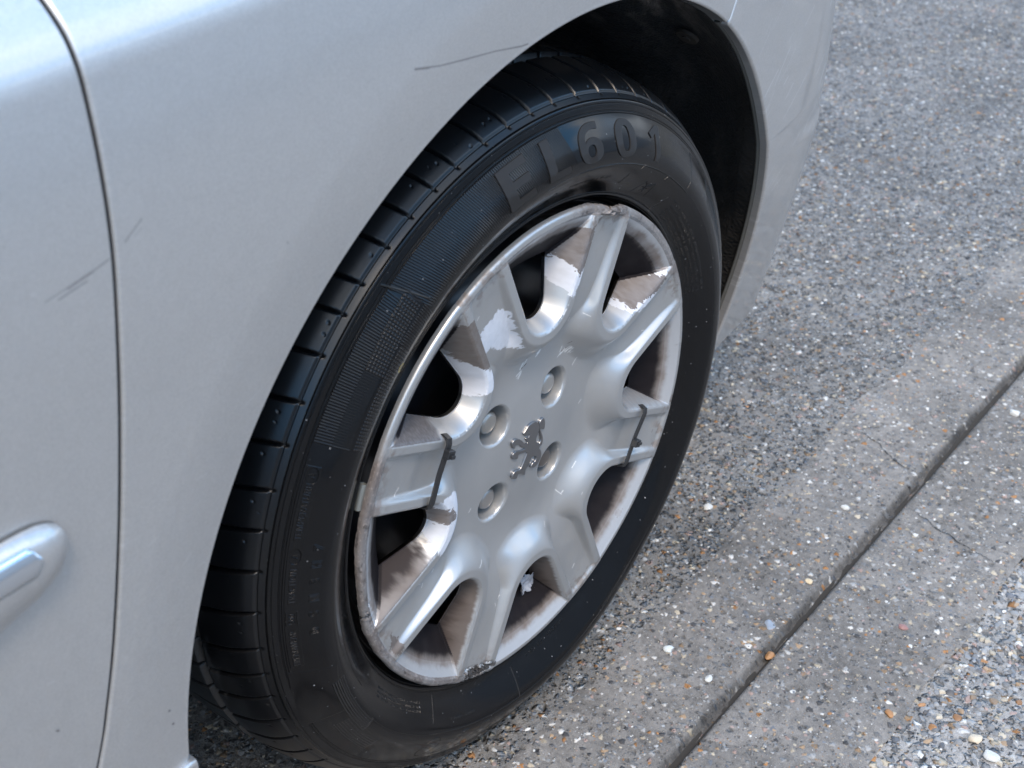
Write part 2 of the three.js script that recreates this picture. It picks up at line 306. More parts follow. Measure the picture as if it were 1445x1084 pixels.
// paint: metal-flake silver under clear lacquer, with road film, chips and scratches
const PW = 2048, PH = 1272;
const paintMaps = (() => {
  const cv = document.createElement('canvas'); cv.width = PW; cv.height = PH; const c = cv.getContext('2d');
  const X = (x) => (x + 0.62) / 1.32 * PW, Y = (y) => PH - (y - 0.15) / 0.82 * PH;
  c.fillStyle = '#000'; c.fillRect(0, 0, PW, PH);
  // red channel: dark scratches, green: pale scuffs
  const line = (pts, w, s) => { c.strokeStyle = s; c.lineWidth = w; c.lineCap = 'round'; c.beginPath(); pts.forEach(([x, y], i) => i ? c.lineTo(X(x), Y(y)) : c.moveTo(X(x), Y(y))); c.stroke(); };
  line([[-0.1623, 0.7036], [-0.14, 0.6982], [-0.116, 0.6941], [-0.085, 0.689], [-0.0564, 0.6828], [-0.049, 0.682]], 1.4, 'rgb(205,0,0)');
  line([[-0.1623, 0.7034], [-0.150, 0.7003]], 1.9, 'rgb(200,0,0)');
  line([[-0.3741, 0.6851], [-0.3624, 0.6923]], 1.4, 'rgb(170,0,0)'); line([[-0.3685, 0.6855], [-0.3635, 0.688]], 1.0, 'rgb(90,0,0)');
  line([[-0.4226, 0.6748], [-0.4094, 0.6763]], 1.5, 'rgb(125,0,0)'); line([[-0.4094, 0.6760], [-0.395, 0.6783]], 2.0, 'rgb(190,0,0)'); line([[-0.395, 0.6783], [-0.3850, 0.6804]], 1.4, 'rgb(170,0,0)');
  line([[-0.4159, 0.6728], [-0.3992, 0.6750]], 1.5, 'rgb(165,0,0)');
  const r = rng(31);
  for (let i = 0; i < 130; i++) { const x = 0.28 + 0.3 * r(), y = 0.25 + 0.38 * r(), l = 0.008 + 0.05 * r() * r(), a = 0.45 + 0.35 * r(); line([[x, y], [x + l * Math.cos(a), y + l * Math.sin(a)]], 0.6 + 1.6 * r() * r(), `rgb(0,${60 + 150 * r()},0)`); }
  for (let i = 0; i < 60; i++) { const x = -0.55 + 0.35 * r(), y = 0.33 + 0.3 * r(), l = 0.004 + 0.012 * r() * r(), a = r() * 0.8 - 0.3; line([[x, y], [x + l * Math.cos(a), y + l * Math.sin(a)]], 0.8 + 1.2 * r() * r(), `rgb(0,${25 + 60 * r()},0)`); }
  for (let i = 0; i < 160; i++) { const x = -0.55 + 1.1 * r(), y = 0.33 + 0.4 * r(), q = 0.5 + 1.1 * r() * r(); c.fillStyle = r() < 0.3 ? `rgb(${150 * r()},0,0)` : `rgb(0,${100 * r()},0)`; c.beginPath(); c.ellipse(X(x), Y(y), q, q * (0.5 + r()), r() * 3, 0, 7); c.fill(); }
  for (const [x, y] of [[-0.4035, 0.375], [-0.4025, 0.362], [-0.4745, 0.425]]) { c.fillStyle = 'rgb(220,0,0)'; c.beginPath(); c.ellipse(X(x), Y(y), 2.2, 1.2, 0.8, 0, 7); c.fill(); }
  const px = c.getImageData(0, 0, PW, PH).data, A = new Uint8Array(PW * PH * 4), B = new Uint8Array(PW * PH * 4);
  for (let j = 0; j < PH; j++) for (let i = 0; i < PW; i++) {
    const s = ((PH - 1 - j) * PW + i) * 4, o = (j * PW + i) * 4, x = i / PW * 1.32 - 0.62, y = j / PH * 0.82 + 0.15;
    const dk = px[s] / 255, pl = px[s + 1] / 255, fl = hsh(i * 3 + (j >> 7), j + (i >> 8) * 5);
    const film = ss(0.42, 0.75, fbm(x * 26 + y * 6, y * 30 + 4, 4)) * ss(0.75, 0.35, y), smear = ss(0.55, 0.8, fbm(x * 20 + 9, y * 55 + x * 14, 4)) * ss(0.72, 0.45, y);
    const fine = fbm(x * 160, y * 160, 2);
    let k = 1 + 0.15 * (fl - 0.5) + 0.03 * (fine - 0.5);
    let cr = 0.515 * k, cg = 0.505 * k, cb = 0.490 * k;
    const f = 0.16 * ss(0.5, 0.8, fbm(x * 70 + y * 30 + 9, y * 190 + x * 40, 3)) * ss(0.70, 0.40, y); cr = mix(cr, 0.52, f); cg = mix(cg, 0.515, f); cb = mix(cb, 0.51, f);
    cr = mix(cr, 0.82, pl * 0.7); cg = mix(cg, 0.84, pl * 0.7); cb = mix(cb, 0.86, pl * 0.7);
    cr = mix(cr, 0.06, dk); cg = mix(cg, 0.05, dk); cb = mix(cb, 0.05, dk);
    A[o] = enc(cr); A[o + 1] = enc(cg); A[o + 2] = enc(cb); A[o + 3] = 255;
    B[o] = 255 * clamp(0.97 - 0.10 * smear - 0.8 * dk - 0.5 * pl, 0, 1);            // lacquer
    B[o + 1] = 255 * clamp(0.36 + 0.02 * fine + 0.2 * pl + 0.3 * dk, 0, 1); B[o + 2] = 255 * clamp(0.66 - 0.5 * dk - 0.3 * pl, 0, 1); B[o + 3] = 255;
  }
  const a = dataTex(PW, PH, A, true), b = dataTex(PW, PH, B, false); a.wrapS = a.wrapT = b.wrapS = b.wrapT = THREE.ClampToEdgeWrapping; return [a, b];
})();
const paint = std({ map: paintMaps[0], roughnessMap: paintMaps[1], metalnessMap: paintMaps[1], roughness: 1, metalness: 1, clearcoat: 1, clearcoatMap: paintMaps[1], clearcoatRoughness: 0.05 });
const bodyEdge = (rho, depth) => () => ({ rho, depth });
{
  const UN = uOfX(0.30), UD = uOfX(-0.33), US = uOfX(-0.56);
  // front wing
  const wF = (u, y) => { const [x] = planAt(u); return Math.min(Math.hypot(x - ARC.x, y - ARC.y) - ARC.r - (y < 0.28 ? 0 : 0), x - seamX(y) - 0.0048, noseX(y) - 0.0034 - x, y - 0.322, 0.92 - y, x < -0.2 ? 1 : y - 0.5); };
  put('front_wing', sheet({ u0: US, u1: uOfX(0.45), nu: 300, v0: 0.3, v1: 0.93, nv: 190, pos: bodyPos, F: wF, uv: bodyUV, edge: (p) => ({ rho: 0.0024, depth: 0.012 }) }), paint, car);
  // door, with a rub strip and its bright insert
  const door = put('door', sheet({ u0: 0, u1: uOfX(-0.3), nu: 420, v0: 0.25, v1: 0.93, nv: 190, pos: bodyPos, F: (u, y) => { const [x] = planAt(u); return Math.min(seamX(y) - 0.0012 - x, 0.92 - y, y - 0.27, x + 1.4); }, uv: bodyUV, edge: bodyEdge(0.0010, 0.012) }), paint, car);
  // front bumper
  const bF = (u, y) => { const [x] = planAt(u); return Math.min(Math.hypot(x - ARC.x, y - ARC.y) - ARC.r, x - noseX(y) - 0.0036, y - 0.176, 0.92 - y); };
  put('front_bumper', sheet({ u0: uOfX(0.2), u1: PLEN - 0.01, nu: 420, v0: 0.16, v1: 0.93, nv: 260, pos: bodyPos, F: bF, uv: bodyUV, edge: bodyEdge(0.003, 0.006) }), paint, car);
  // unpainted return flange inside the bumper's arch edge
  {
    const P = [], I = [], n = 90, flange = std({ color: rgb(0.09, 0.09, 0.083), roughness: 0.75 });
    for (let i = 0; i <= n; i++) { const a = R(mix(54.5, -15, i / n)), x = ARC.x + (ARC.r - 0.001) * Math.cos(a), y = ARC.y + (ARC.r - 0.001) * Math.sin(a), p = bodyPos(uOfX(x), y);
      const ins = [[0.0006, -0.006], [-0.002, -0.0085], [-0.003, -0.012], [-0.003, -0.0135], [0.003, -0.0145]];
      for (const [dr, dz] of ins) P.push(p[0] + dr * Math.cos(a), p[1] + dr * Math.sin(a), p[2] + dz); }
    for (let i = 0; i < n; i++) for (let j = 0; j < 4; j++) { const k = i * 5 + j; I.push(k, k + 5, k + 1, k + 1, k + 5, k + 6); }
    const G = new THREE.BufferGeometry(); G.setAttribute('position', new THREE.Float32BufferAttribute(P, 3)); G.setIndex(I); G.computeVertexNormals(); put('arch_flange', G, flange, car);
  }
  // bonnet and the rest of the shell, seen only from other places
  const top = bodyPos(uOfX(-0.5), 0.92)[2];
  const bon = []; for (let i = 0; i <= 60; i++) { const x = mix(-0.55, 0.66, i / 60); for (let j = 0; j <= 24; j++) { const t = j / 24, p = bodyPos(uOfX(Math.min(x, 0.66)), 0.915); bon.push(p[0], 0.9155 + 0.09 * Math.sin(Math.PI * t) * ss(0.75, 0.3, x), mix(p[2] + 0.001, -1.7 - p[2] * 0.2, t)); } }
  const bi = []; for (let i = 0; i < 60; i++) for (let j = 0; j < 24; j++) { const k = i * 25 + j; bi.push(k, k + 25, k + 1, k + 1, k + 25, k + 26); }
  const BG = new THREE.BufferGeometry(); BG.setAttribute('position', new THREE.Float32BufferAttribute(bon, 3)); BG.setAttribute('uv', new THREE.Float32BufferAttribute(new Float32Array(bon.length / 3 * 2).fill(0.5), 2)); BG.setIndex(bi); BG.computeVertexNormals(); put('bonnet', BG, paint, car);
  const under = std({ color: rgb(0.012, 0.012, 0.013), roughness: 0.95, side: THREE.DoubleSide });
  const ub = [new THREE.BoxGeometry(1.9, 0.02, 1.55).translate(-0.3 - 1.0, 0.235, -0.85), new THREE.BoxGeometry(0.02, 0.5, 1.5).translate(-0.52, 0.48, -0.86), new THREE.BoxGeometry(0.16, 0.02, 1.3).translate(0.52, 0.23, -0.92), new THREE.BoxGeometry(0.95, 0.02, 1.3).translate(0.02, 0.30, -1.0)];
  ub.push(sheet({ u0: uOfX(-0.47), u1: uOfX(-0.33), nu: 60, v0: 0.3, v1: 0.93, nv: 90, pos: (u, y) => { const p = bodyPos(u, y); p[2] -= 0.0020; return p; }, uv: bodyUV, F: (u, y) => 0.02 - Math.abs(planAt(u)[0] - seamX(y)) }), sheet({ u0: uOfX(0.2), u1: uOfX(0.45), nu: 50, v0: 0.6, v1: 0.93, nv: 40, pos: (u, y) => { const p = bodyPos(u, y); p[2] -= 0.0065; return p; }, uv: bodyUV, F: (u, y) => { const x = planAt(u)[0]; return Math.min(0.02 - Math.abs(x - noseX(y)), Math.hypot(x - ARC.x, y - ARC.y) - ARC.r - 0.004); } }));  // dark sheets added behind the shut lines to stand in for gap shade
  put('underbody_gap_backing', mergeGeometries(ub), under, car);
  // sill under the wing
  put('sill', sheet({ u0: 0.05, u1: uOfX(-0.385), nu: 160, v0: 0.2, v1: 0.319, nv: 24, pos: (u, y) => { const p = bodyPos(u, y); p[2] += 0.004 - 0.6 * Math.pow(0.319 - y, 1.5); return p; }, uv: bodyUV, F: (u, y) => { const [x] = planAt(u); return Math.min(0.318 - y, -0.394 - x, x + 1.38, y - 0.205, x < seamX(y) ? y < 0.262 ? 1 : -1 : 1); }, edge: bodyEdge(0.003, 0.02) }), paint, car);
  // rub strip: a rounded bar on the door that ends short of the shut line
  const outline = [[-0.4759, 0.5611], [-0.4576, 0.5614], [-0.4446, 0.5544], [-0.4425, 0.5450], [-0.4450, 0.5365], [-0.4524, 0.5299], [-0.4672, 0.5211], [-0.487, 0.5165]];
  const barTop = table([-1.3, -0.60, -0.53, -0.4759, -0.466, -0.4576, -0.451, -0.4465, -0.4435, -0.4425], [0.565, 0.565, 0.5650, 0.5648, 0.5642, 0.5630, 0.5602, 0.5568, 0.5514, 0.5448]);
  const barBot = table([-1.3, -0.60, -0.53, -0.505, -0.487, -0.4672, -0.4524, -0.446, -0.4435, -0.4425], [0.505, 0.505, 0.5075, 0.5125, 0.5165, 0.5215, 0.5300, 0.5362, 0.5402, 0.5448]);
  const barPos = (u, v) => { const x = mix(-1.3, -0.4426, u), t = barTop(x), b = barBot(x), y = mix(b, t, v), p = bodyPos(uOfX(x), y), w = clamp(Math.min((-0.4425 - x) / 0.02, 1), 0, 1), s = 4 * v * (1 - v); p[2] += 0.0005 + 0.0125 * Math.sqrt(Math.max(0, w * (2 - w))) * Math.pow(s, 0.38) * (0.85 + 0.3 * v); return p; };
  const strip_ = put('rub_strip', sheet({ u0: 0, u1: 0.99999, nu: 420, v0: 0.0005, v1: 0.9995, nv: 36, pos: barPos, uv: bodyUV }), paint, door);
  strip_.userData.label = 'rounded rub strip that tapers to an end near the shut line';
  const chromeMat = std({ color: rgb(0.62, 0.64, 0.66), metalness: 0.9, roughness: 0.18 });
  const insPos = (u, v) => { const x = mix(-1.3, -0.4645, u), e = ss(-0.4645, -0.4685, x) * 0.8 + 0.2, y = 0.5525 + (v - 0.5) * 0.0170 * e; const t = barTop(x), b = barBot(x), vv = (y - b) / (t - b); const p = barPos((x + 1.3) / (1.3 - 0.4426), clamp(vv, 0.02, 0.98)); p[2] += 0.0006 + 0.0012 * Math.pow(4 * v * (1 - v), 0.5); return p; };
  put('chrome_insert', sheet({ u0: 0, u1: 1, nu: 300, v0: 0.001, v1: 0.999, nv: 10, pos: insPos, uv: bodyUV }), chromeMat, door);
  // wheel arch liner of grey-brown dusty felt
  const S = 512, D = new Uint8Array(S * S * 4), Hh = new Uint8Array(S * S * 4);
  for (let j = 0; j < S; j++) for (let i = 0; i < S; i++) { const o = (j * S + i) * 4, x = i / S * 16, y = j / S * 16, n = fbm(x * 4, y * 4, 5), m = ss(0.4, 0.7, fbm(x + 9, y, 4)), f = hsh(i, j); D[o] = enc(0.016 + 0.15 * m * n + 0.04 * f * m); D[o + 1] = enc(0.016 + 0.125 * m * n + 0.034 * f * m); D[o + 2] = enc(0.016 + 0.105 * m * n + 0.03 * f * m); D[o + 3] = 255; Hh[o] = Hh[o + 1] = Hh[o + 2] = 255 * (0.6 * n + 0.4 * f); Hh[o + 3] = 255; }
  const lt = dataTex(S, S, D, true), lh = dataTex(S, S, Hh, false); for (const t of [lt, lh]) t.repeat.set(2.2, 3);
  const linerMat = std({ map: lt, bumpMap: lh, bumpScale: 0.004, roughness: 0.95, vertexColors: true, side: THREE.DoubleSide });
  const prof = [[0.3985, -0.018], [0.4085, -0.045], [0.412, -0.08], [0.405, -0.11], [0.398, -0.15], [0.402, -0.22], [0.395, -0.29], [0.36, -0.32], [0.2, -0.33], [0.02, -0.33]];
  const liner = revolve(spline(prof, 60), R(-12), R(215), 160, (q, a, j) => j === 0 ? [0.3975, bodyPos(uOfX(ARC.x + ARC.r * Math.cos(a)), Math.max(0.2, ARC.y + ARC.r * Math.sin(a)))[2] - 0.0125] : [q[0] + (q[0] > 0.3 ? 0.004 * (fbm(a * 6, q[1] * 40 + 9, 3) - 0.5) + 0.0025 * Math.sin(a * 14) : 0), q[1] - 0.055 * ss(R(50), R(-8), a)]);
  { const p = liner.attributes.position, c = []; for (let i = 0; i < p.count; i++) { const a = Math.atan2(p.getY(i), p.getX(i)), k = mix(0.12, 3.2, ss(R(38), R(66), Math.abs(a))) * mix(0.35, 1, ss(-0.05, -0.08, p.getZ(i))); c.push(k, k, k); } liner.setAttribute('color', new THREE.Float32BufferAttribute(c, 3)); }  // light and shade put into colour: top brightened, front side and outer edge darkened
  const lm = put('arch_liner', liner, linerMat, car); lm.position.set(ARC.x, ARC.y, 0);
  const clipG = mergeGeometries([new THREE.CylinderGeometry(0.010, 0.011, 0.003, 28), new THREE.CylinderGeometry(0.004, 0.005, 0.006, 16)].map((g) => g.toNonIndexed())); clipG.rotateZ(Math.PI / 2);
  const aC = R(43), cl = put('fastener_clip', clipG, std({ color: rgb(0.03, 0.023, 0.017), roughness: 0.8 }), car); cl.position.set(ARC.x + 0.4045 * Math.cos(aC), ARC.y + 0.4045 * Math.sin(aC), -0.074); cl.rotation.z = aC;
}

// ---------------------------------------------------------------- the wheel
const wheel = new THREE.Group(); wheel.name = 'wheel'; wheel.position.set(0, HUB, 0); car.add(wheel);
const squash = (g) => { const p = g.attributes.position; for (let i = 0; i < p.count; i++) { const y = p.getY(i), q = -0.3035; if (y < q) { const d = q - y; p.setY(i, q - 0.0052 * (1 - Math.exp(-d / 0.006))); p.setZ(i, p.getZ(i) + 0.25 * d * (p.getZ(i) > -0.1 ? 1 : -1)); } else if (y < -0.2 && p.getZ(i) > -0.03) p.setZ(i, p.getZ(i) + 0.006 * ss(-0.2, -0.29, y)); } return g; };

// tyre: side wall ------------------------------------------------
const wallPts = spline([[0.2075, -0.034], [0.211, -0.029], [0.2145, -0.0190], [0.2166, -0.0115], [0.2192, -0.0088], [0.2218, -0.0086], [0.2270, -0.0058], [0.2350, 0.0000], [0.2425, 0.0046], [0.250, 0.0080], [0.258, 0.0082], [0.266, 0.0048], [0.274, -0.0003], [0.2815, -0.0056], [0.2865, -0.0086], [0.2905, -0.0100], [0.2935, -0.0114], [0.2945, -0.0130]], 120);
const wallZ = table(wallPts.map((p) => p[0]), wallPts.map((p) => p[1]));
const TS = 2048, ROW = 512, RB = 300, RA = 205, START = [112, 22, -68, -158];
const wallMaps = (() => {
  const mk = (bg) => { const v = document.createElement('canvas'); v.width = v.height = TS; const c = v.getContext('2d'); c.fillStyle = bg; c.fillRect(0, 0, TS, TS); return [v, c]; };
  const [hv, h] = mk('#6a6a6a'), [cv, c] = mk('rgb(13,13,14)'), [rv, rr] = mk('rgb(0,100,0)');
  for (let row = 0; row < 4; row++) for (const wrap of [0, 360]) {
    const X = (deg) => (START[row] - (deg - wrap)) / 90 * TS, Y = (r) => row * ROW + (RB - r) / (RB - RA) * ROW;
    for (const q of [h, c, rr]) { q.save(); q.beginPath(); q.rect(0, row * ROW, TS, ROW); q.clip(); }
    const dust = (s) => { const v = parseInt(s.slice(1, 3), 16); return v > 0x98 ? `rgba(170,166,158,${(v - 0x90) / 111 * 0.2})` : ''; };   // grit that stays on the raised moulding
    const box = (a0, a1, r0, r1, s, q = h) => { if (q === h && dust(s)) { c.fillStyle = dust(s); c.fillRect(X(a1), Y(r1), X(a0) - X(a1), Y(r0) - Y(r1)); } q.fillStyle = s; q.fillRect(X(a1), Y(r1), X(a0) - X(a1), Y(r0) - Y(r1)); };
    const arc = (a0, a1, r, w, s, q = h) => box(a0, a1, r - w / 2, r + w / 2, s, q);
    const quad = (pts, s, q = h) => { if (q === h && dust(s)) quad(pts, dust(s), c); q.fillStyle = s; q.beginPath(); pts.forEach(([a, r], i) => i ? q.lineTo(X(a), Y(r)) : q.moveTo(X(a), Y(r))); q.closePath(); q.fill(); };
    const text = (t, a, r, mm, s, q = h, bold = '', out) => { if (q === h && dust(s)) text(t, a, r, mm, dust(s), c, bold, out); const k = ROW / (RB - RA); q.font = `${bold} ${mm * k}px sans-serif`; q.textAlign = 'center'; q.textBaseline = 'middle'; q.save(); q.translate(X(a), Y(r)); q.scale(1.02, 1); if (out) { q.strokeStyle = s; q.lineWidth = out * k; q.strokeText(t, 0, 0); } else { q.fillStyle = s; q.fillText(t, 0, 0); } q.restore(); };
    // rings moulded round the wall
    arc(-400, 400, 286.3, 0.7, '#202020'); arc(-400, 400, 284.6, 0.5, '#303030'); box(-400, 400, 287, 294, '#7c7c7c'); arc(-400, 400, 291.5, 0.5, '#4c4c4c');
    arc(43, 92, 249, 0.5, '#d0d0d0'); arc(100, 200, 240, 0.4, '#8a8a8a'); arc(200, 300, 252, 0.5, '#989898'); arc(-70, 40, 250, 0.4, '#8a8a8a');
    arc(-400, 400, 221.6, 0.7, '#c8c8c8'); arc(-400, 400, 214, 0.5, '#b0b0b0'); arc(-400, 400, 217.5, 0.4, '#404040');
    // fine radial serrations
    for (let a = 86; a < 147; a += 0.42) { if (a < 124.3) quad([[a, 284], [a + 0.2, 284], [a - 1.9 + 0.2, 254], [a - 1.9, 254]], '#c8c8c8'); else quad([[a, 284], [a + 0.2, 284], [a + 0.2, 262], [a, 262]], '#b8b8b8'); }
    for (let a = -40; a < 34; a += 0.42) quad([[a, 283], [a + 0.2, 283], [a - 1 + 0.2, 262], [a - 1, 262]], '#a0a0a0');
    quad([[124.6, 290], [124.9, 290], [121.9, 260], [121.6, 260]], '#f0f0f0');
    // dotted band
    box(123, 147, 243, 273, '#6a6a6a');
    const dots = (a0, a1, ra, rb) => { for (let a = a0; a < a1; a += 0.55) { const t = (a - a0) / (a1 - a0); for (let k = 0; k < 6; k++) { const r = mix(ra, rb, t) - k * 2.1; box(a, a + 0.32, r - 0.65, r + 0.65, '#ffffff'); } } };
    dots(123.6, 135.4, 274, 271.5); dots(130.2, 147, 258.5, 259);
    quad([[123.6, 275.2], [135.4, 272.8], [135.4, 272.3], [123.6, 274.7]], '#b8b8b8');
    for (let a = 123; a < 130; a += 0.42) box(a, a + 0.2, 248, 261, '#c0c0c0');
    // glossy panels without serration
    quad([[185.4, 285], [187.4, 254], [199.5, 262], [199, 291]], '#7a7a7a'); quad([[43.3, 282], [43.6, 252], [36.2, 260], [35.8, 283]], '#747474');
    quad([[43.5, 282], [43.9, 252], [43.6, 252], [43.2, 282]], '#404040');
    // stepped comb blocks
    for (const [a0, a1, r0] of [[191.3, 208, 261], [202.3, 214.5, 273.5]]) { for (let k = 0; k < 6; k++) quad([[a0, r0 - k * 1.9], [a1, r0 + 1 - k * 1.9], [a1, r0 + 2 - k * 1.9], [a0, r0 + 1 - k * 1.9]], '#ffffff'); quad([[a1, r0 + 2], [a1 + 0.5, r0 + 2], [a1 + 0.5, r0 - 10], [a1, r0 - 10]], '#e0e0e0'); }
    // lettering
    box(150.4, 184.6, 274.6, 283, '#8a8a8a');
    text('TREADWEAR', 180.9, 278.7, 5.4, '#dcdcdc'); text('500', 174.9, 278.7, 5, '#4a4a4a'); arc(173.7, 176.1, 281.8, 0.6, '#e0e0e0'); arc(173.7, 176.1, 275.5, 0.6, '#e0e0e0');
    text('TRACTION', 169.2, 278.7, 5.4, '#dcdcdc'); text('TEMPERATURE', 157.3, 278.7, 5.4, '#dcdcdc');
    for (const a of [164.2, 151.8]) { h.fillStyle = '#303030'; h.beginPath(); h.ellipse(X(a), Y(278.7), 5.6 * 5, 3.6 * 5, 0, 0, 7); h.fill(); text('A', a, 278.7, 5, '#b8b8b8'); }
    text('EL601', 80, 244, 3.4, '#6a6a6a');
    // size marking, only its worn outline is legible
    for (const [t, a] of [['D', 178], ['S', 174.6], ['N', 171.6], ['3', 168.6], ['H', 165.6], ['7', 162.8]]) text(t, a, 265.5, 8.5, '#b0b0b0', h, 'bold', 0.35);
    // big outlined brand letters at the foot of the wall, half hidden by wear
    for (const a of [234, 241, 247.5, 254, 260]) { h.strokeStyle = '#e8e8e8'; h.lineWidth = 4; h.beginPath(); if (a === 247.5 || a === 241) { h.moveTo(X(a + 3), Y(256)); h.lineTo(X(a - 1), Y(280)); h.lineTo(X(a - 3), Y(280)); h.lineTo(X(a + 1), Y(256)); h.closePath(); } else h.ellipse(X(a), Y(268), 52, 62, 0.2, 0, 7); h.stroke(); }
    // small-print blocks: rows of worn characters
    const rs = rng(5);
    const small = (a0, a1, r, mm, s) => { for (let a = a0; a < a1; a += mm * 0.24) { if (rs() < 0.16) continue; const w = mm * 0.14, hh = mm * 0.45; h.fillStyle = s; const k = Math.floor(rs() * 4); if (k !== 1) box(a, a + w * 0.3, r - hh, r + hh, s); if (k !== 0) box(a, a + w, r + hh * 0.6, r + hh, s); if (k !== 2) box(a, a + w, r - hh * 0.2, r + hh * 0.2, s); if (k === 3) box(a, a + w, r - hh, r - hh * 0.6, s); } };
    for (const r of [238, 234.5, 231, 227.5, 224.5]) small(12, 43.5 - (238 - r) * 0.1, r, 1.9, '#b4b4b4');
    for (const r of [235.5, 232.5, 229.5]) small(208, 227, r, 1.7, '#a8a8a8');
    small(160, 196, 234, 3.4, '#b0b0b0'); small(266, 280, 228, 2.6, '#a8a8a8'); small(238, 246, 243, 2, '#a4a4a4'); small(71, 84, 237, 2.4, '#909090');
    h.strokeStyle = '#c8c8c8'; h.lineWidth = 3; h.beginPath(); h.ellipse(X(88.2), Y(234.5), 21, 21, 0, 0, 7); h.stroke(); text('R', 88.2, 234.5, 4.6, '#c0c0c0');
    // snowflake on a peak
    h.strokeStyle = '#a8a8a8'; h.lineWidth = 2.2; for (let k = 0; k < 6; k++) { h.beginPath(); h.moveTo(X(55.5), Y(233)); h.lineTo(X(55.5) + 26 * Math.cos(k * Math.PI / 3), Y(233) + 26 * Math.sin(k * Math.PI / 3)); h.stroke(); }
    h.beginPath(); h.moveTo(X(58.2), Y(226)); h.lineTo(X(57), Y(238)); h.lineTo(X(55.4), Y(234)); h.lineTo(X(53.6), Y(239)); h.lineTo(X(52.6), Y(227)); h.stroke();
    // dividing ticks
    for (const [a, r0, r1] of [[46, 219, 237], [65, 231, 240], [231.5, 224, 244], [260, 228, 252], [113, 224, 231], [118, 226, 233], [150, 222, 231], [62, 246, 250], [52, 245, 250]]) quad([[a + 0.15, r1], [a - 0.15, r1], [a + 0.35, r0], [a + 0.65, r0]], '#f4f4f4');
    // paint dots put on by the maker
    c.strokeStyle = 'rgb(190,158,45)'; c.lineWidth = 7; c.beginPath(); c.ellipse(X(132.8), Y(244.5), 17, 20, 0, 0.5, 6.6); c.stroke();
    c.fillStyle = 'rgba(120,50,35,0.75)'; for (let k = 0; k < 16; k++) c.fillRect(X(134.4) + rs() * 26, Y(238) + rs() * 22, 3 + rs() * 5, 2 + rs() * 4);
    // specks of grit
    for (let k = 0; k < 130; k++) { const s = 0.6 + 2.4 * Math.pow(rs(), 3), g = 80 + 80 * rs(); c.fillStyle = `rgb(${g},${g},${g})`; c.beginPath(); c.ellipse(rs() * TS, row * ROW + rs() * ROW, s, s * (0.5 + rs()), rs() * 3, 0, 7); c.fill(); }
    for (const q of [h, c, rr]) q.restore();
  }
  // unevenly wet tyre dressing: gloss changes, colour hardly
  const im = rr.getImageData(0, 0, TS, TS), d = im.data;
  for (let j = 0; j < TS; j++) for (let i = 0; i < TS; i++) { const n = fbm(i / TS * 24 + Math.floor(j / ROW) * 24, (j % ROW) / ROW * 7, 3), o = (j * TS + i) * 4; d[o + 1] = 255 * (0.16 + 0.16 * (n - 0.5)); }
  rr.putImageData(im, 0, 0);
  const t = [cv, hv, rv].map((v) => new THREE.CanvasTexture(v)); t[0].colorSpace = THREE.SRGBColorSpace; return t;
})();
const rubber = std({ color: rgb(0.016, 0.016, 0.018), roughness: 0.40, vertexColors: false });
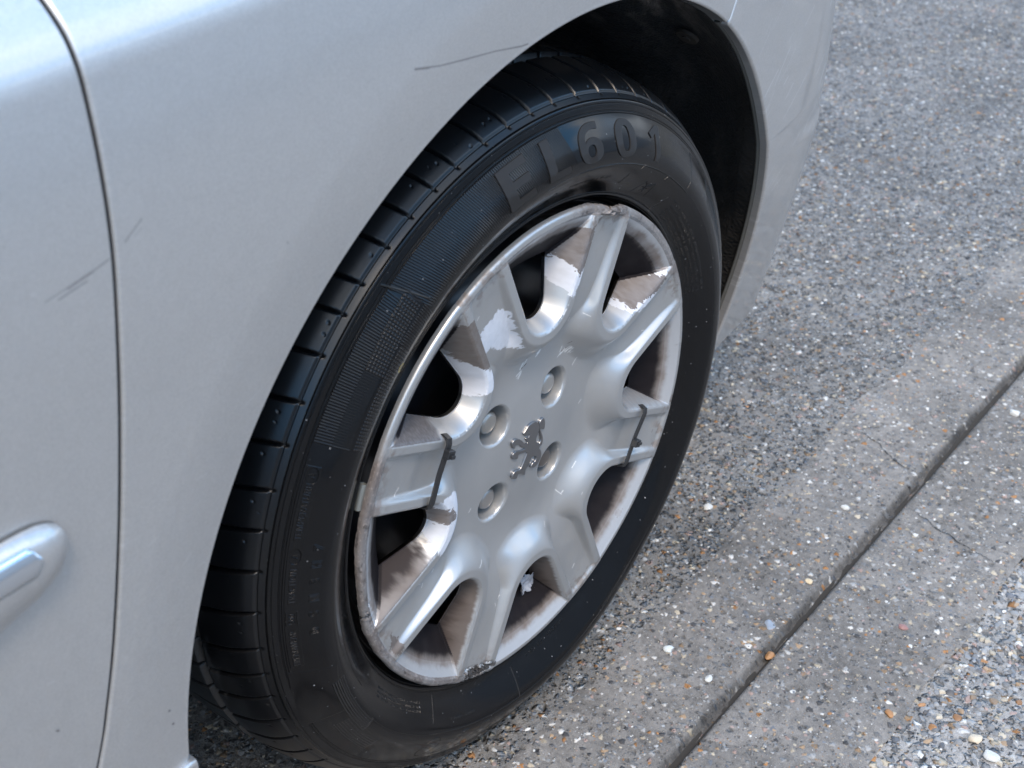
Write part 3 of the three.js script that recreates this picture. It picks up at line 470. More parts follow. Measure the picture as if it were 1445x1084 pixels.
{
  const wallMat = std({ map: wallMaps[0], bumpMap: wallMaps[1], bumpScale: 0.0032, roughnessMap: wallMaps[2], roughness: 1, specularIntensity: 0.65 });
  const gs = START.map((s, row) => {
    const n = 220, P = [], T = [], I = [], m = wallPts.length;
    for (let i = 0; i <= n; i++) { const deg = s - 90 * i / n, a = R(deg); for (const [r, z] of wallPts) { P.push(r * Math.cos(a), r * Math.sin(a), z); T.push(i / n, 1 - (row * ROW + clamp((RB - r * 1000) / (RB - RA), 0, 1) * ROW) / TS); } }
    for (let i = 0; i < n; i++) for (let j = 0; j < m - 1; j++) { const k = i * m + j; I.push(k, k + m, k + 1, k + 1, k + m, k + m + 1); }
    const G = new THREE.BufferGeometry(); G.setAttribute('position', new THREE.Float32BufferAttribute(P, 3)); G.setAttribute('uv', new THREE.Float32BufferAttribute(T, 2)); G.setIndex(I); squash(G); G.computeVertexNormals(); return G;
  });
  // one set of normals across the four quarters
  for (let q = 0; q < 4; q++) { const A = gs[q].attributes.normal, B = gs[(q + 1) % 4].attributes.normal, m = wallPts.length, off = 220 * m; for (let j = 0; j < m; j++) { const v = new THREE.Vector3(A.getX(off + j) + B.getX(j), A.getY(off + j) + B.getY(j), A.getZ(off + j) + B.getZ(j)).normalize(); A.setXYZ(off + j, v.x, v.y, v.z); B.setXYZ(j, v.x, v.y, v.z); } }
  put('tyre_sidewall', mergeGeometries(gs), wallMat, wheel);

  // tread: shoulder blocks parted by lateral grooves, two main grooves round
  const marks = [126.5, 131, 136.8, 143.2, 149, 155.2, 160.9, 167, 173.6, 180, 185, 190, 196, 201.5, 207, 212.5, 120.7, 115.6, 110.5, 105.8, 100, 95, 90, 85, 79.5, 73.6, 68.7, 63, 58];
  for (let a = 52.5; a > -141; a -= 5.55) marks.push(a);
  const norm = (a) => ((a % 360) + 360) % 360, M = marks.map(norm).sort((a, b) => a - b);
  const near = (deg) => { const d = norm(deg); let b = 1e9, w = 0; for (let k = 0; k < M.length; k++) { let e = d - M[k]; if (e > 180) e -= 360; if (e < -180) e += 360; if (Math.abs(e) < Math.abs(b)) { b = e; w = k; } } return [b, w]; };
  const tp = []; { const base = spline([[0.2945, -0.0132], [0.2968, -0.0162], [0.3005, -0.0208], [0.305, -0.0275], [0.309, -0.0365], [0.3118, -0.0475], [0.3138, -0.0585], [0.3153, -0.072], [0.3164, -0.090], [0.3168, -0.11]], 92); for (const p of base) tp.push(p); for (let i = base.length - 2; i >= 0; i--) tp.push([base[i][0], -0.22 - base[i][1]]); }
  const nA = 2600, P = [], C = [], I = [], m = tp.length, rs = rng(91);
  const pits = M.map(() => [0, 1, 2].map((q) => [0.2 + 0.28 * q + 0.08 * rs(), [-0.0205, -0.026, -0.034][(q + Math.floor(rs() * 3)) % 3] - 0.002 * rs()]));
  const sipe = M.map(() => rs() < 0 ? 0.4 : 0);
  const lane = (z) => ss(0.0042, 0.0034, Math.abs(z + 0.066)) + ss(0.0042, 0.0034, Math.abs(z + 0.154));
  const rowN = []; for (let i = 0; i <= nA; i++) {
    const deg = i / nA * 360, [e, w] = near(deg);
    for (let j = 0; j < m; j++) {
      let [r, z] = tp[j]; const zz = z < -0.11 ? -0.22 - z : z;
      const sk = e + (z + 0.03) * 40, wd = 0.14 + 0.09 * ss(-0.02, -0.05, zz);      // groove half width in degrees
      let g = ss(wd + 0.20, wd - 0.10, Math.abs(sk)) * ss(-0.0145, -0.0185, zz);
      let dep = 0.0055 * g * (0.35 + 0.65 * ss(-0.016, -0.03, zz)) * (zz < -0.07 ? 0.7 : 1);
      { const f2 = norm(deg + (z + 0.03) * 34 - M[w]) / (norm(M[(w + 1) % M.length] - M[w]) || 6); if (sipe[w] && zz < -0.019 && zz > -0.06) dep = Math.max(dep, 0.0022 * ss(0.028, 0.014, Math.abs(f2 - sipe[w])) * ss(-0.019, -0.024, zz)); }
      dep = Math.max(dep, 0.0065 * Math.min(1, lane(z)));
      dep = Math.max(dep, 0.0011 * ss(0.0010, 0.0004, Math.abs(zz + 0.0182)));        // the fine line that parts shoulder and wall
      const nx = M[(w + 1) % M.length], f = norm(deg - M[w]) / (norm(nx - M[w]) || 6);
      for (const [pf, pz] of pits[w]) { const dx = (f - pf) * 0.031, dz = zz - pz; if (Math.abs(dx) < 0.003 && Math.abs(dz) < 0.003) dep = Math.max(dep, 0.0008 * ss(0.0012, 0.0005, Math.hypot(dx, dz))); }
      r -= dep; const a = R(deg); P.push(r * Math.cos(a), r * Math.sin(a), z);
      const n = fbm(deg * 0.35, z * 220 + 40, 4), dusty = ss(-0.056, -0.064, zz + 0.03 * (n - 0.5)) * (1 - 0.8 * g) * ss(170, 186, deg) * ss(320, 290, deg), k = 0.9 + 0.4 * (fbm(deg * 2.2, z * 900, 2) - 0.5);
      C.push(mix(0.005, 0.050, dusty) * k, mix(0.0052, 0.050, dusty) * k, mix(0.006, 0.050, dusty) * k);
    }
  }
  for (let i = 0; i < nA; i++) for (let j = 0; j < m - 1; j++) { const k = i * m + j; I.push(k, k + 1, k + m, k + 1, k + m + 1, k + m); }
  const G = new THREE.BufferGeometry(); G.setAttribute('position', new THREE.Float32BufferAttribute(P, 3)); G.setAttribute('color', new THREE.Float32BufferAttribute(C, 3)); G.setIndex(I); squash(G); G.computeVertexNormals();
  put('tyre_tread', G, std({ vertexColors: true, roughness: 0.31, specularIntensity: 1 }), wheel);
  put('inner_sidewall', revolve(spline([[0.2945, -0.207], [0.275, -0.217], [0.25, -0.219], [0.225, -0.205], [0.205, -0.185]], 24), 0, 2 * Math.PI, 90), rubber, wheel);

  // raised characters of the tyre's type marking
  const font = await new FontLoader().loadAsync('fonts/droid/droid_sans_bold.typeface.json'), letterMat = std({ color: rgb(0.0135, 0.0115, 0.010), roughness: 0.55, specularIntensity: 0.7 });
  const tess = new TessellateModifier(0.004, 8);
  for (const [ch, a0, a1, lift] of [['E', 101.4, 95.1, 0.0008], ['L', 91.4, 86.0, 0.0008], ['6', 83, 76.8, 0.0008], ['0', 72.8, 66.6, 0.0008], ['1', 61.8, 58.0, 0.0008]]) {
    let g = new TextGeometry(ch, { font, size: 1, depth: 1, curveSegments: 8 }); g.deleteAttribute('uv'); g.deleteAttribute('normal'); g.computeBoundingBox(); const b = g.boundingBox, k = 0.0265 / (b.max.y - b.min.y);
    g.translate(-b.min.x, -b.min.y, 0); g.scale(0.0335 / 0.0265 * k * 0 + 1, 1, 1); const W = b.max.x - b.min.x, Hh = b.max.y - b.min.y; g.scale(0.030 / W, 0.0265 / Hh, 0.001); g = tess.modify(g.index ? g.toNonIndexed() : g);
    const p = g.attributes.position; for (let i = 0; i < p.count; i++) { const x = p.getX(i) / 0.030, y = p.getY(i), z = p.getZ(i) / 0.001, r = 0.2545 + y, a = R(mix(a0, a1, x) - (y - 0.013) * 25); p.setXYZ(i, r * Math.cos(a), r * Math.sin(a), wallZ(r) + (z > 0.5 ? lift : -0.001)); }
    const o = put('raised_letter', toCreasedNormals(g, 0.5), letterMat, wheel); o.userData.label = 'raised character ' + ch + ' on the tyre wall';
  }
}

// wheel cover -----------------------------------------------------
const PA = 42.1, S22 = Math.sin(R(22.5)), C22 = Math.cos(R(22.5)), RO = 0.0288, APEX = (0.0268 + RO) / S22;
function pocket(x, y) {                                  // signed distance to the nearest of eight pockets, and where one is in it
  const r = Math.hypot(x, y), deg = Math.atan2(y, x) * 180 / Math.PI, q = norm360(deg - PA + 22.5), k = Math.floor(q / 45), ph = R(q - k * 45 - 22.5);
  const px = r * Math.cos(ph), ly = r * Math.sin(ph), py = Math.abs(ly), vx = px - APEX, t = vx * C22 + py * S22;
  const d = t < 0 ? Math.hypot(vx, py) : RO - (S22 * px - C22 * py - 0.0268);
  return { sd: d - RO, r, k, px, ly, deg };
}
function norm360(a) { return ((a % 360) + 360) % 360; }
const lugs = [0, 1, 2, 3].map((k) => [0.0545 * Math.cos(R(PA + 90 * k)), 0.0545 * Math.sin(R(PA + 90 * k))]);
const chan = table([0, 0.050, 0.064, 0.078, 0.092, 0.106, 0.122, 0.150, 0.185, 0.203, 0.3], [-0.0165, -0.0196, -0.0212, -0.0214, -0.0200, -0.0166, -0.0124, -0.0084, -0.0060, -0.0034, -0.0025]);
const chanS = (r) => (chan(r - 0.006) + chan(r - 0.003) + chan(r) + chan(r + 0.003) + chan(r + 0.006)) / 5;
function coverZ(x, y) {
  const q = pocket(x, y), { sd, r, deg, k } = q; let z;
  const lip = ss(0.2040, 0.2078, r);
  if (sd > 0) {
    const out = ss(0.100, 0.135, r), w0 = mix(0.0068, 0.0066, out), w1 = mix(0.0330, 0.0122, out);
    const bead = -0.0006 - 0.06 * Math.max(0, sd - 0.001);
    z = mix(bead, chanS(r), ss(w0, w1, sd)); if (sd < 0.0014) z -= 0.0006 * (1 - sd / 0.0014) ** 2;
    z = mix(z, -0.0012, lip);
  } else {
    const s = -sd, e = 0.0014, fl = 2.5 * (Math.sqrt(s * s + e * e) - e) + 0.0014, ol = 0.0015 + 0.62 * Math.max(0, 0.2078 - r) + 0.15 * Math.max(0, 0.19 - r);
    z = -Math.min(fl, Math.max(ol, 0.0012)); z = Math.max(z, -0.05);
  }
  // lip wear: knocks and a torn place at the top
  if (r > 0.198) { const g = ss(0.200, 0.2075, r), a = norm360(deg), hard = Math.max(ss(148, 165, a) * ss(262, 240, a), ss(55, 63, a) * ss(84, 72, a), ss(20, 30, a) * ss(60, 50, a) * 0.6, 0.12); z += g * hard * (0.0028 * (fbm(a * 0.14, 3, 2) - 0.55) + 0.0005 * (fbm(a * 1.1, r * 500, 3) - 0.5)); z += g * 0.0055 * ss(60, 66, a) * ss(73, 67, a) * (0.6 + fbm(a * 1.4, r * 500 + 7, 2)); z -= g * 0.004 * ss(239.5, 241, a) * ss(253, 250, a) * ss(0.212, 0.2055, r) * ss(0.35, 0.6, fbm(a * 1.3, r * 700, 3)); z -= g * 0.005 * ss(184.5, 185.5, a) * ss(191, 189.5, a) * ss(0.55, 0.7, fbm(a * 1.8 + 4, r * 400, 3)); }
  for (const [lx, ly] of lugs) { const d = Math.hypot(x - lx, y - ly); if (d < 0.0200) { z = mix(z, Math.min(z, -0.043), ss(0.0176, 0.0142, d)); z -= 0.0011 * ss(0.0192, 0.0172, d); } }
  return z;
}
const RLIP = 0.2104;
const coverF = (x, y) => { const q = pocket(x, y); let f = RLIP - q.r; if (q.sd < 0 && q.r < 0.19) f = Math.min(f, coverZ(x, y) - (-0.0150 - 0.25 * (q.px - 0.118))); return f; };
const CT = 1600, CH = 0.232;
const coverUV = (x, y) => [x / CH / 2 + 0.5, y / CH / 2 + 0.5];
const inPoly = (x, y, p) => { let c = false; for (let i = 0, j = p.length - 1; i < p.length; j = i++) if ((p[i][1] > y) !== (p[j][1] > y) && x < (p[j][0] - p[i][0]) * (y - p[i][1]) / (p[j][1] - p[i][1]) + p[i][0]) c = !c; return c; };
const coverMaps = (() => {
  const A = new Uint8Array(CT * CT * 4), B = new Uint8Array(CT * CT * 4);
  const pale = [
    [[-46, 162], [-37, 155], [-31, 139], [-25, 126], [-20, 114], [-28, 116], [-43, 122], [-55, 131], [-62, 125], [-67, 130], [-68, 149], [-63, 155], [-55, 158]],
    [[-128, 29], [-116, 30], [-103, 24], [-93, 14], [-92, -5], [-92, -15], [-104, -15], [-112, -18], [-121, -26], [-131, -20], [-128, 8]],
    [[-90, 136], [-75, 126], [-60, 117], [-60, 100], [-78, 98], [-100, 100]], [[-22, -186], [-17, -160], [-13, -146], [-9, -150], [-12, -168], [-18, -190]],
    [[118, 96], [132, 98], [150, 104], [180, 94], [158, 76], [136, 72], [118, 78]], [[24, 190], [60, 186], [50, 150], [38, 132], [28, 150]]];
  const brown = [
    [[-130, 22], [-112, 14], [-106, 4], [-122, 1], [-128, 8]], [[122, 88], [123, 93], [139, 95], [154, 96], [177, 89], [163, 80], [142, 79], [131, 77], [119, 85]],
    [[-184, -66], [-176, -75], [-175, -86], [-179, -94], [-186, -83]], [[40, 188], [64, 186], [58, 160], [46, 150], [38, 168]], [[30, 170], [34, 178], [40, 172], [36, 162]],
    [[-81, 172], [-74, 160], [-68, 142], [-64, 124], [-70, 122], [-82, 130], [-96, 148], [-104, 160], [-92, 170]], [[202, -68], [206, -60], [203, -54], [199, -62]], [[128, -160], [134, -154], [130, -150], [124, -155]]];
  const chips = []; const rc = rng(44); for (let i = 0; i < 46; i++) { const a = rc() * 6.28, r = 30 + 165 * Math.sqrt(rc()), l = 2 + 9 * rc() * rc(), t = rc() < 0.7 ? 0.55 + 0.4 * rc() : rc() * 3; chips.push([r * Math.cos(a), r * Math.sin(a), Math.cos(t) * l, Math.sin(t) * l, 0.25 + 0.5 * rc() * rc()]); }
  for (const [x, y] of [[56, 63], [50, 66], [60, 60], [-8, 72], [-2, 78], [18, 82], [22, 86], [104, -120], [110, -118], [108, -124], [116, -126], [8, 92]]) for (let k = 0; k < 3; k++) chips.push([x + 4 * rc() - 2, y + 4 * rc() - 2, 2 + 4 * rc(), 1 + 4 * rc(), 0.3 + 0.7 * rc()]);
  const cell = new Map(); chips.forEach((c, i) => { for (let s = -1.5; s <= 2.5; s += 0.25) for (const o of [-1, 0, 1]) for (const p of [-1, 0, 1]) { const key = (Math.floor((c[0] + c[2] * clamp(s, 0, 1)) / 4) + o) * 1000 + Math.floor((c[1] + c[3] * clamp(s, 0, 1)) / 4) + p; if (!cell.has(key)) cell.set(key, new Set()); cell.get(key).add(i); } });
  const box = (ps, g) => ps.map((p) => [Math.min(...p.map((q) => q[0])) - g, Math.max(...p.map((q) => q[0])) + g, Math.min(...p.map((q) => q[1])) - g, Math.max(...p.map((q) => q[1])) + g]);
  const pb = box(pale, 5), bb = box(brown, 5), hit = (x, y, ps, bs) => { for (let i = 0; i < ps.length; i++) { const b = bs[i]; if (x > b[0] && x < b[1] && y > b[2] && y < b[3] && inPoly(x, y, ps[i])) return true; } return false; };
  for (let j = 0; j < CT; j++) for (let i = 0; i < CT; i++) {
    const x = ((i + 0.5) / CT * 2 - 1) * CH, y = ((j + 0.5) / CT * 2 - 1) * CH, o = (j * CT + i) * 4;
    if (Math.hypot(x, y) > 0.2315) { A[o] = A[o + 1] = A[o + 2] = 90; A[o + 3] = B[o + 3] = 255; B[o + 1] = 160; continue; }
    const q = pocket(x, y), X = x * 1000, Y = y * 1000, a = norm360(q.deg), n1 = fbm(X * 0.35, Y * 0.35, 4), n2 = fbm(X * 0.09 + 30, Y * 0.09, 4), n3 = fbm(X * 1.1 + 7, Y * 1.1, 2);
    let k = 1 + 0.05 * (n2 - 0.5) + 0.04 * (hsh(i, j) - 0.5), c = [0.405 * k, 0.408 * k, 0.405 * k], ro = 0.33 + 0.06 * n2, me = 0.6, coat = 0.7, sp = 1;
    const lay = (col, t, r_, m_) => { for (let s = 0; s < 3; s++) c[s] = mix(c[s], col[s], t); ro = mix(ro, r_, t); me = mix(me, m_, t); coat = mix(coat, 0, t); };
    const matte = (t) => { sp = mix(sp, 0.2, t); };
    // grey road film in the low places
    if (q.sd > 0) { lay([0.34, 0.32, 0.29], 0.32 * ss(0.008, 0.02, q.sd) * ss(0.35, 0.75, n2) * ss(0.05, 0.12, q.r), 0.5, 0.35); lay([0.17, 0.13, 0.105], 0.7 * ss(0.186, 0.203, q.r) * ss(0.42, 0.7, fbm(X * 0.14 + 60, Y * 0.14, 4)), 0.6, 0.2); }
    for (const [lx, ly] of lugs) { const d = Math.hypot(x - lx, y - ly); if (d < 0.018) lay([0.045, 0.038, 0.034], 0.95 * ss(0.0158, 0.0132, d) * (0.5 + n1), 0.6, 0.2); }
    let inside = q.sd < 0 && q.r < 0.2076;
    const jx = 5 * (n1 - 0.5) + 2.4 * (n3 - 0.5), jy = 5 * (fbm(X * 0.35 + 90, Y * 0.35, 4) - 0.5) + 2.4 * (fbm(X * 1.1 + 70, Y * 1.1, 2) - 0.5);
    if (hit(X + jx, Y + jy, pale, pb)) { const w = 0.9 + 0.16 * n1; c = [0.60 * w, 0.615 * w, 0.65 * w]; ro = 0.62; me = 0.08; coat = 0; }
    if (hit(X + jx * 1.3, Y + jy * 1.3, brown, bb)) { const t = 0.78 + 0.22 * n1; lay([0.115, 0.092, 0.078], t, 0.62, 0.05); }
    if (inside) {
      const s = -q.sd, fl = 2.5 * s, ol = Math.max(0.0012, 0.0015 + 0.62 * Math.max(0, 0.2078 - q.r) + 0.15 * Math.max(0, 0.19 - q.r)), d = 0.2076 - q.r;
      if (ol < fl + 0.0015) {                            // outer panel: brake dust, thick away from the lip
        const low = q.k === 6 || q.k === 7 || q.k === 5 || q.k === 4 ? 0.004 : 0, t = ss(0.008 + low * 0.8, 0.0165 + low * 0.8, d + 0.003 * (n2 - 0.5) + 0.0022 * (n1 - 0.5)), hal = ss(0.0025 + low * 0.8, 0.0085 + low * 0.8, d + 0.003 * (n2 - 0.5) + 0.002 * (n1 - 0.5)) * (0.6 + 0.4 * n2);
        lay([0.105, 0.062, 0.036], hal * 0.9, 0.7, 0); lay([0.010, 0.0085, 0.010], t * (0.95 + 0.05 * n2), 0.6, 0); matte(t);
        if (d < 0.013) lay([0.60, 0.61, 0.63], 0.5 * (1 - hal), 0.45, 0.4);
      } else {                                           // flanks: brown film, dark at the foot
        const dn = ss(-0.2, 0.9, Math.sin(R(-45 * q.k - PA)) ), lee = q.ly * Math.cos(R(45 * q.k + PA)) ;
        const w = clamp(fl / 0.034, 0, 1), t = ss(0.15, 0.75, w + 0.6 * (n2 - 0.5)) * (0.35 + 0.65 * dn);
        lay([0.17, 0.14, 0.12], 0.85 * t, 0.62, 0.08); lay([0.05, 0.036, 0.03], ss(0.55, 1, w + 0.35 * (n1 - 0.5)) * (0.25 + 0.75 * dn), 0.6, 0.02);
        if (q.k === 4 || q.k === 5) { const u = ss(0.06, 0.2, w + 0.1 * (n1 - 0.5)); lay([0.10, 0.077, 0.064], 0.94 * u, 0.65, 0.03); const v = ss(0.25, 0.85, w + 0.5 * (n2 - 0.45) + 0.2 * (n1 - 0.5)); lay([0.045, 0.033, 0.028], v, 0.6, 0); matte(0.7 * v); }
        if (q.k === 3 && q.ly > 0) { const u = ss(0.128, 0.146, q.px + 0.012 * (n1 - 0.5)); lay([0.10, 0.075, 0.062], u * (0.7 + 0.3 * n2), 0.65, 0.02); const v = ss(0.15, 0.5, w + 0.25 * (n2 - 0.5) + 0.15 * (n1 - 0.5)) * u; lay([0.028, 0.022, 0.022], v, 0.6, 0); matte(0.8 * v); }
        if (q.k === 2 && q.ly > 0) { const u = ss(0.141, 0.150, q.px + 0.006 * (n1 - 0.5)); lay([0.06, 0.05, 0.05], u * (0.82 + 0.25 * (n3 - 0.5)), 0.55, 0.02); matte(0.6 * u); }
        if (q.k === 6 || q.k === 7) lay([0.22, 0.2, 0.19], 0.5 * ss(0.35, 0.6, n1), 0.55, 0.2);
      }
    }
    if (q.r > 0.2055) {                                  // the lip: bare abraded plastic where kerbs have been met
      const hard = Math.max(ss(143, 152, a + 8 * (n2 - 0.5)) * ss(258, 236, a), ss(54, 62, a) * ss(86, 74, a) * ss(0.2225, 0.2165, q.r), 0.8 * ss(14, 26, a) * ss(62, 54, a), 0.35 * ss(250, 262, a) * ss(350, 320, a) * ss(0.207, 0.2105, q.r), ss(86, 96, a) * ss(146, 140, a) * ss(0.2095, 0.2078, q.r + 0.0015 * (n1 - 0.5)) * 0.8);
      const t = clamp(hard * (0.72 + 0.6 * (n2 - 0.3)) , 0, 1), v = 0.62 + 0.7 * fbm(a * 0.22, q.r * 1700, 3) * n1 + 0.6 * ss(0.58, 0.75, fbm(a * 1.6, q.r * 900, 4));
      lay([0.17 * v, 0.145 * v, 0.132 * v], t, 0.68, 0.03); lay([0.03, 0.025, 0.022], t * 0.7 * ss(0.66, 0.76, fbm(a * 0.5 + 50, q.r * 240, 4)), 0.8, 0);
      if (hit(X + jx * 0.4, Y + jy * 0.4, [[[-106, -184], [-97, -182], [-87, -185], [-81, -187], [-68, -194], [-60, -198], [-62, -200], [-84, -193], [-100, -186]]], [[-112, -50, -205, -175]])) lay([0.015, 0.012, 0.01], 0.9, 0.8, 0);
    }
    const ky = cell.get(Math.floor(X / 4) * 1000 + Math.floor(Y / 4));
    if (ky && q.sd > 0.001) for (const s of ky) { const [cx, cy, dx, dy, w] = chips[s], t = clamp(((X - cx) * dx + (Y - cy) * dy) / (dx * dx + dy * dy), 0, 1), e = Math.hypot(X - cx - dx * t, Y - cy - dy * t); if (e < w * (0.6 + 0.8 * n3)) lay(s % 9 === 4 ? [0.10, 0.08, 0.07] : [0.66, 0.65, 0.63], 0.8, 0.6, 0.1); }
    A[o] = enc(c[0]); A[o + 1] = enc(c[1]); A[o + 2] = enc(c[2]); A[o + 3] = 255; B[o] = 255 * coat; B[o + 1] = 255 * clamp(ro, 0, 1); B[o + 2] = 255 * clamp(me, 0, 1); B[o + 3] = 255 * sp;
  }
  const a = dataTex(CT, CT, A, true), b = dataTex(CT, CT, B, false); a.wrapS = a.wrapT = b.wrapS = b.wrapT = THREE.ClampToEdgeWrapping; return [a, b];
})();
{
  const mat = std({ map: coverMaps[0], roughnessMap: coverMaps[1], metalnessMap: coverMaps[1], clearcoatMap: coverMaps[1], specularIntensityMap: coverMaps[1], clearcoat: 0.8, clearcoatRoughness: 0.13, roughness: 1, metalness: 1, side: THREE.DoubleSide });
  const g = sheet({ u0: -0.212, u1: 0.212, nu: 620, v0: -0.212, v1: 0.212, nv: 620, pos: (x, y) => [x, y, coverZ(x, y)], F: coverF, uv: coverUV,
    edge: (p) => Math.hypot(p[0], p[1]) > 0.2 ? { rho: 0.0032, depth: 0.0022, down: [0, 0, 1], grow: true } : { rho: 0.0009, depth: 0.0025, down: [0, 0, 1] } });
  // the lip's side is scuffed out of round
  const p = g.attributes.position; for (let i = 0; i < p.count; i++) { const x = p.getX(i), y = p.getY(i), r = Math.hypot(x, y); if (r > 0.2105) { const a = norm360(Math.atan2(y, x) * 180 / Math.PI), hard = Math.max(ss(148, 165, a) * ss(262, 240, a), ss(55, 63, a) * ss(84, 72, a), 0.15), d = hard * (0.0032 * (fbm(a * 0.12, 5, 2) - 0.5) + 0.0003 * (fbm(a * 0.9, p.getZ(i) * 300 + 9, 2) - 0.5)); p.setXY(i, x * (1 + d / r), y * (1 + d / r)); } }
  const cover = put('wheel_cover', g, mat, wheel); cover.userData.label = 'silver plastic wheel cover with peeling lacquer and a scuffed lip';
  // bolt heads in the four wells
  const bp = spline([[0, -0.0250], [0.0062, -0.0253], [0.0082, -0.0262], [0.0098, -0.0285], [0.0102, -0.037], [0.0106, -0.044]], 20), bg = revolve(bp.slice().reverse(), 0, 2 * Math.PI, 36, ([r, z], a) => [r * (r > 0.004 ? 1 - 0.035 * (0.5 + 0.5 * Math.cos(6 * a)) : 1), z]);
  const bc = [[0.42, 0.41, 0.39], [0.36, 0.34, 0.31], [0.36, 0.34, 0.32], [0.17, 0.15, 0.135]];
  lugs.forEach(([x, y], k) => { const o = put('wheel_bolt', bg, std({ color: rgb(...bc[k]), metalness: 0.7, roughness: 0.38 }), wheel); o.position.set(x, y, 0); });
  // rampant-lion badge, traced in millimetres
  const lion = [[14.9, 15.7], [9.7, 17.6], [4.2, 17.3], [0.6, 15], [-2.1, 13.1], [-0.3, 9.8], [3.6, 8.2], [5.9, 8.3], [4.8, 5.7], [0.7, 6.9], [1.4, 3.8], [3, 0.7], [-0.2, 1.9], [-4.3, 7.3], [-10, 12.5], [-14.4, 13.9], [-16.9, 12.2], [-16.4, 7], [-13.8, 4.8], [-12.9, 7.1], [-7.7, 4.5], [-4.3, 0.1], [-0.2, -3.3], [-6.6, -1.8], [-12.9, 0.9], [-16.4, 0], [-16.9, -4], [-12.9, -7.2], [-9.7, -8.1], [-8.8, -5.2], [-3.1, -6.9], [2.6, -9.2], [-0.1, -14.3], [-3.7, -19.3], [-6.9, -21.5], [-12.9, -19.6], [-16, -20.9], [-17.2, -24.2], [-11.5, -28.6], [-9.2, -25.6], [-4.2, -28.3], [0, -31.9], [0.9, -26.9], [5.5, -24.2], [9.2, -18.7], [15.5, -22.1], [13.9, -25.4], [10.2, -25.7], [7.9, -28.5], [13.1, -31.9], [17.3, -30.8], [21.9, -26.3], [22.3, -20.2], [19.4, -14.4], [23.1, -13], [24.4, -7.9], [22.4, -0.7], [20.7, 4.5], [25.6, 1.5], [26.9, 6.9], [24.9, 13.8], [21.2, 13.8], [18.9, 11.2], [19.5, 4.4], [21, -2.6], [21.6, -6.9], [19.3, -9.8], [16.4, -7.5], [15, -2.6], [18.1, 2.7], [19, 8.5]];
  const sh = new THREE.Shape(new THREE.CatmullRomCurve3(lion.map(([x, y]) => new THREE.Vector3((x - 3.2) / 1000, (y + 3.2) / 1000, 0)), true, 'centripetal').getPoints(280).slice(0, -1).map((p) => new THREE.Vector2(p.x, p.y)));
  const em = put('emblem', new THREE.ExtrudeGeometry(sh, { depth: 0.0018, bevelEnabled: true, bevelThickness: 0.0011, bevelSize: 0.0006, bevelOffset: -0.0005, bevelSegments: 3, curveSegments: 1 }), std({ color: rgb(0.22, 0.22, 0.225), metalness: 0.85, roughness: 0.3 }), wheel); em.position.z = -0.0186; em.userData.label = 'dark metal standing lion emblem on the hub';
  // two black cable ties that hold the cover to the wheel
  const tieMat = std({ color: rgb(0.016, 0.016, 0.017), roughness: 0.38 });
  const tie = (axis, along, lockAt, skew, label) => {
    const t = new THREE.Group(); t.name = 'cable_tie'; wheel.add(t); t.rotation.z = R(axis); t.userData.label = label;
    const loop = (o) => [[-0.0290 - o, -0.004], [-0.0278 - o * 0.7, 0.0005 + o * 0.7], [-0.024, 0.0017 + o], [0, 0.0008 + o], [0.024, 0.0017 + o], [0.0278 + o * 0.7, 0.0005 + o * 0.7], [0.0290 + o, -0.004], [0.022 + o, -0.024], [0.016, -0.038 - o], [-0.016, -0.038 - o], [-0.022 - o, -0.024]];
    const mk = (o) => loop(o).map(([a, b]) => new THREE.Vector2(a, b)), s = new THREE.Shape(mk(0.0011)); s.holes.push(new THREE.Path(mk(0)));
    const sg = new THREE.ExtrudeGeometry(s, { depth: 0.0052, bevelEnabled: true, bevelThickness: 0.0003, bevelSize: 0.0003, bevelSegments: 2, curveSegments: 4 });
    // shape x runs across the spoke, shape y out of the wheel, depth along the spoke
    sg.applyMatrix4(new THREE.Matrix4().makeBasis(new THREE.Vector3(0, 1, 0), new THREE.Vector3(0, 0, 1), new THREE.Vector3(1, 0, 0))); sg.translate(along - 0.0026, 0, 0);
    const pp = sg.attributes.position; for (let i = 0; i < pp.count; i++) pp.setX(i, pp.getX(i) + skew * pp.getY(i)); sg.computeVertexNormals();
    const bx = new RoundedBoxGeometry(0.0078, 0.0070, 0.0060, 3, 0.0009).translate(along + skew * lockAt, lockAt, 0.0046), sl = new RoundedBoxGeometry(0.0046, 0.0030, 0.0030, 2, 0.0005).translate(along + skew * lockAt, lockAt + 0.0010, 0.0082);
    const strapN = sg.index ? sg.toNonIndexed() : sg; for (const g of [strapN, bx, sl]) for (const n of Object.keys(g.attributes)) if (!['position', 'normal'].includes(n)) g.deleteAttribute(n);
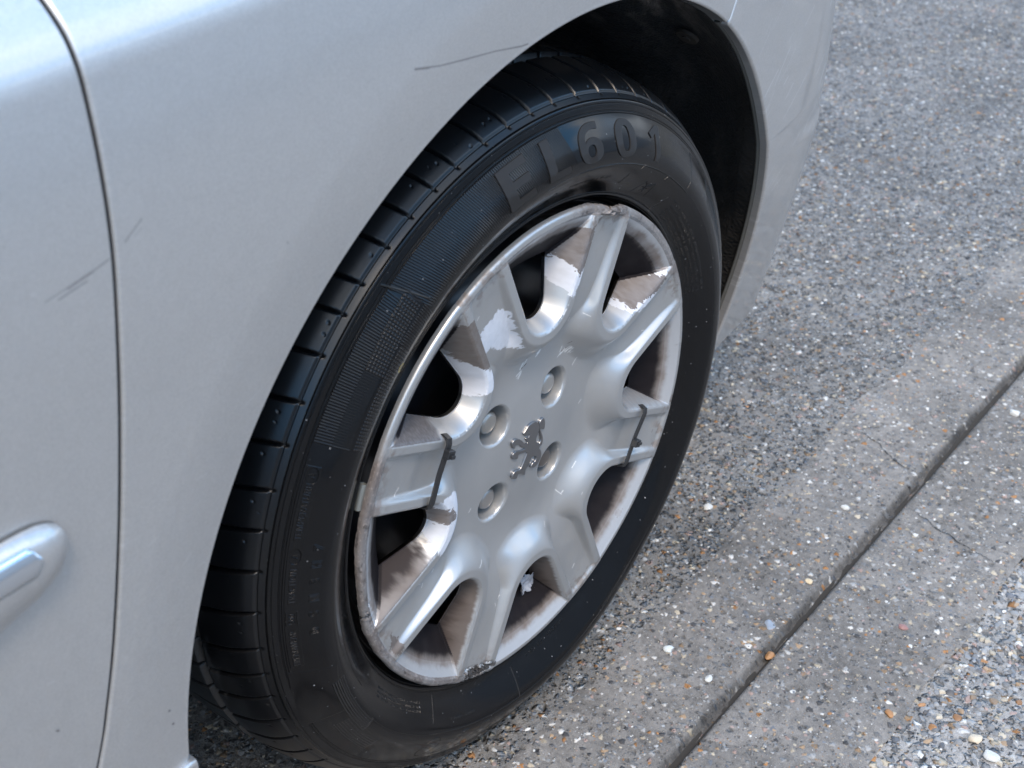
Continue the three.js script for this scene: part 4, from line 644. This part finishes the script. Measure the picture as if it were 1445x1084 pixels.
    const strap = new THREE.Mesh(mergeGeometries([strapN, bx, sl]), tieMat); strap.name = 'cable_tie'; strap.rotation.z = R(axis); strap.userData.label = label; strap.castShadow = strap.receiveShadow = true; wheel.remove(t); wheel.add(strap);
  };
  tie(154.6, 0.1415, -0.0175, 0.02, 'black cable tie round the rear spoke'); tie(-25.4, 0.152, -0.004, 0.12, 'black cable tie round the forward spoke');
  // steel rim behind the cover
  const steel = std({ color: rgb(0.010, 0.010, 0.012), roughness: 0.32, metalness: 0.0, side: THREE.DoubleSide });
  put('rim', revolve(spline([[0.2125, -0.034], [0.2090, -0.0285], [0.2045, -0.0315], [0.198, -0.042], [0.190, -0.048], [0.186, -0.075], [0.180, -0.085], [0.165, -0.088], [0.140, -0.064], [0.110, -0.058], [0.08, -0.062], [0.0, -0.062]], 90), 0, 2 * Math.PI, 160), steel, wheel);
  const sc = sheet({ u0: -0.022, u1: 0.022, nu: 60, v0: -0.012, v1: 0.012, nv: 36, pos: (u, v) => [u, v, 0.007 * (fbm(u * 160 + 9, v * 160 + 4, 3) - 0.5) + 0.003 * Math.sin(u * 260)], uv: (u, v) => [u, v], F: (u, v) => 0.62 + 0.75 * (fbm(u * 330 + 50, v * 330 + 20, 4) - 0.5) - Math.hypot(u / 0.017, v / 0.0085) * 0.72 });
  const scrap = put('torn_scrap', sc, std({ color: rgb(0.33, 0.34, 0.37), metalness: 0.2, roughness: 0.5, side: THREE.DoubleSide }), wheel); scrap.position.set(0.008, -0.166, -0.0215); scrap.rotation.set(-0.3, 0.3, -0.15); scrap.userData.label = 'torn scrap of silver lacquer caught in an opening';
  // balance weight clipped on the rim flange, and torn scraps hanging at the lip
  const wt = []; for (let i = 0; i <= 14; i++) { const a = R(mix(155.2, 160.6, i / 14)); wt.push(new THREE.Vector3(0.2158 * Math.cos(a), 0.2158 * Math.sin(a), -0.0085)); }
  const wg = new THREE.TubeGeometry(new THREE.CatmullRomCurve3(wt), 20, 0.0026, 12); put('balance_weight', wg, std({ color: rgb(0.30, 0.30, 0.27), metalness: 0.6, roughness: 0.45 }), wheel);
}
renderer.render(scene, camera);
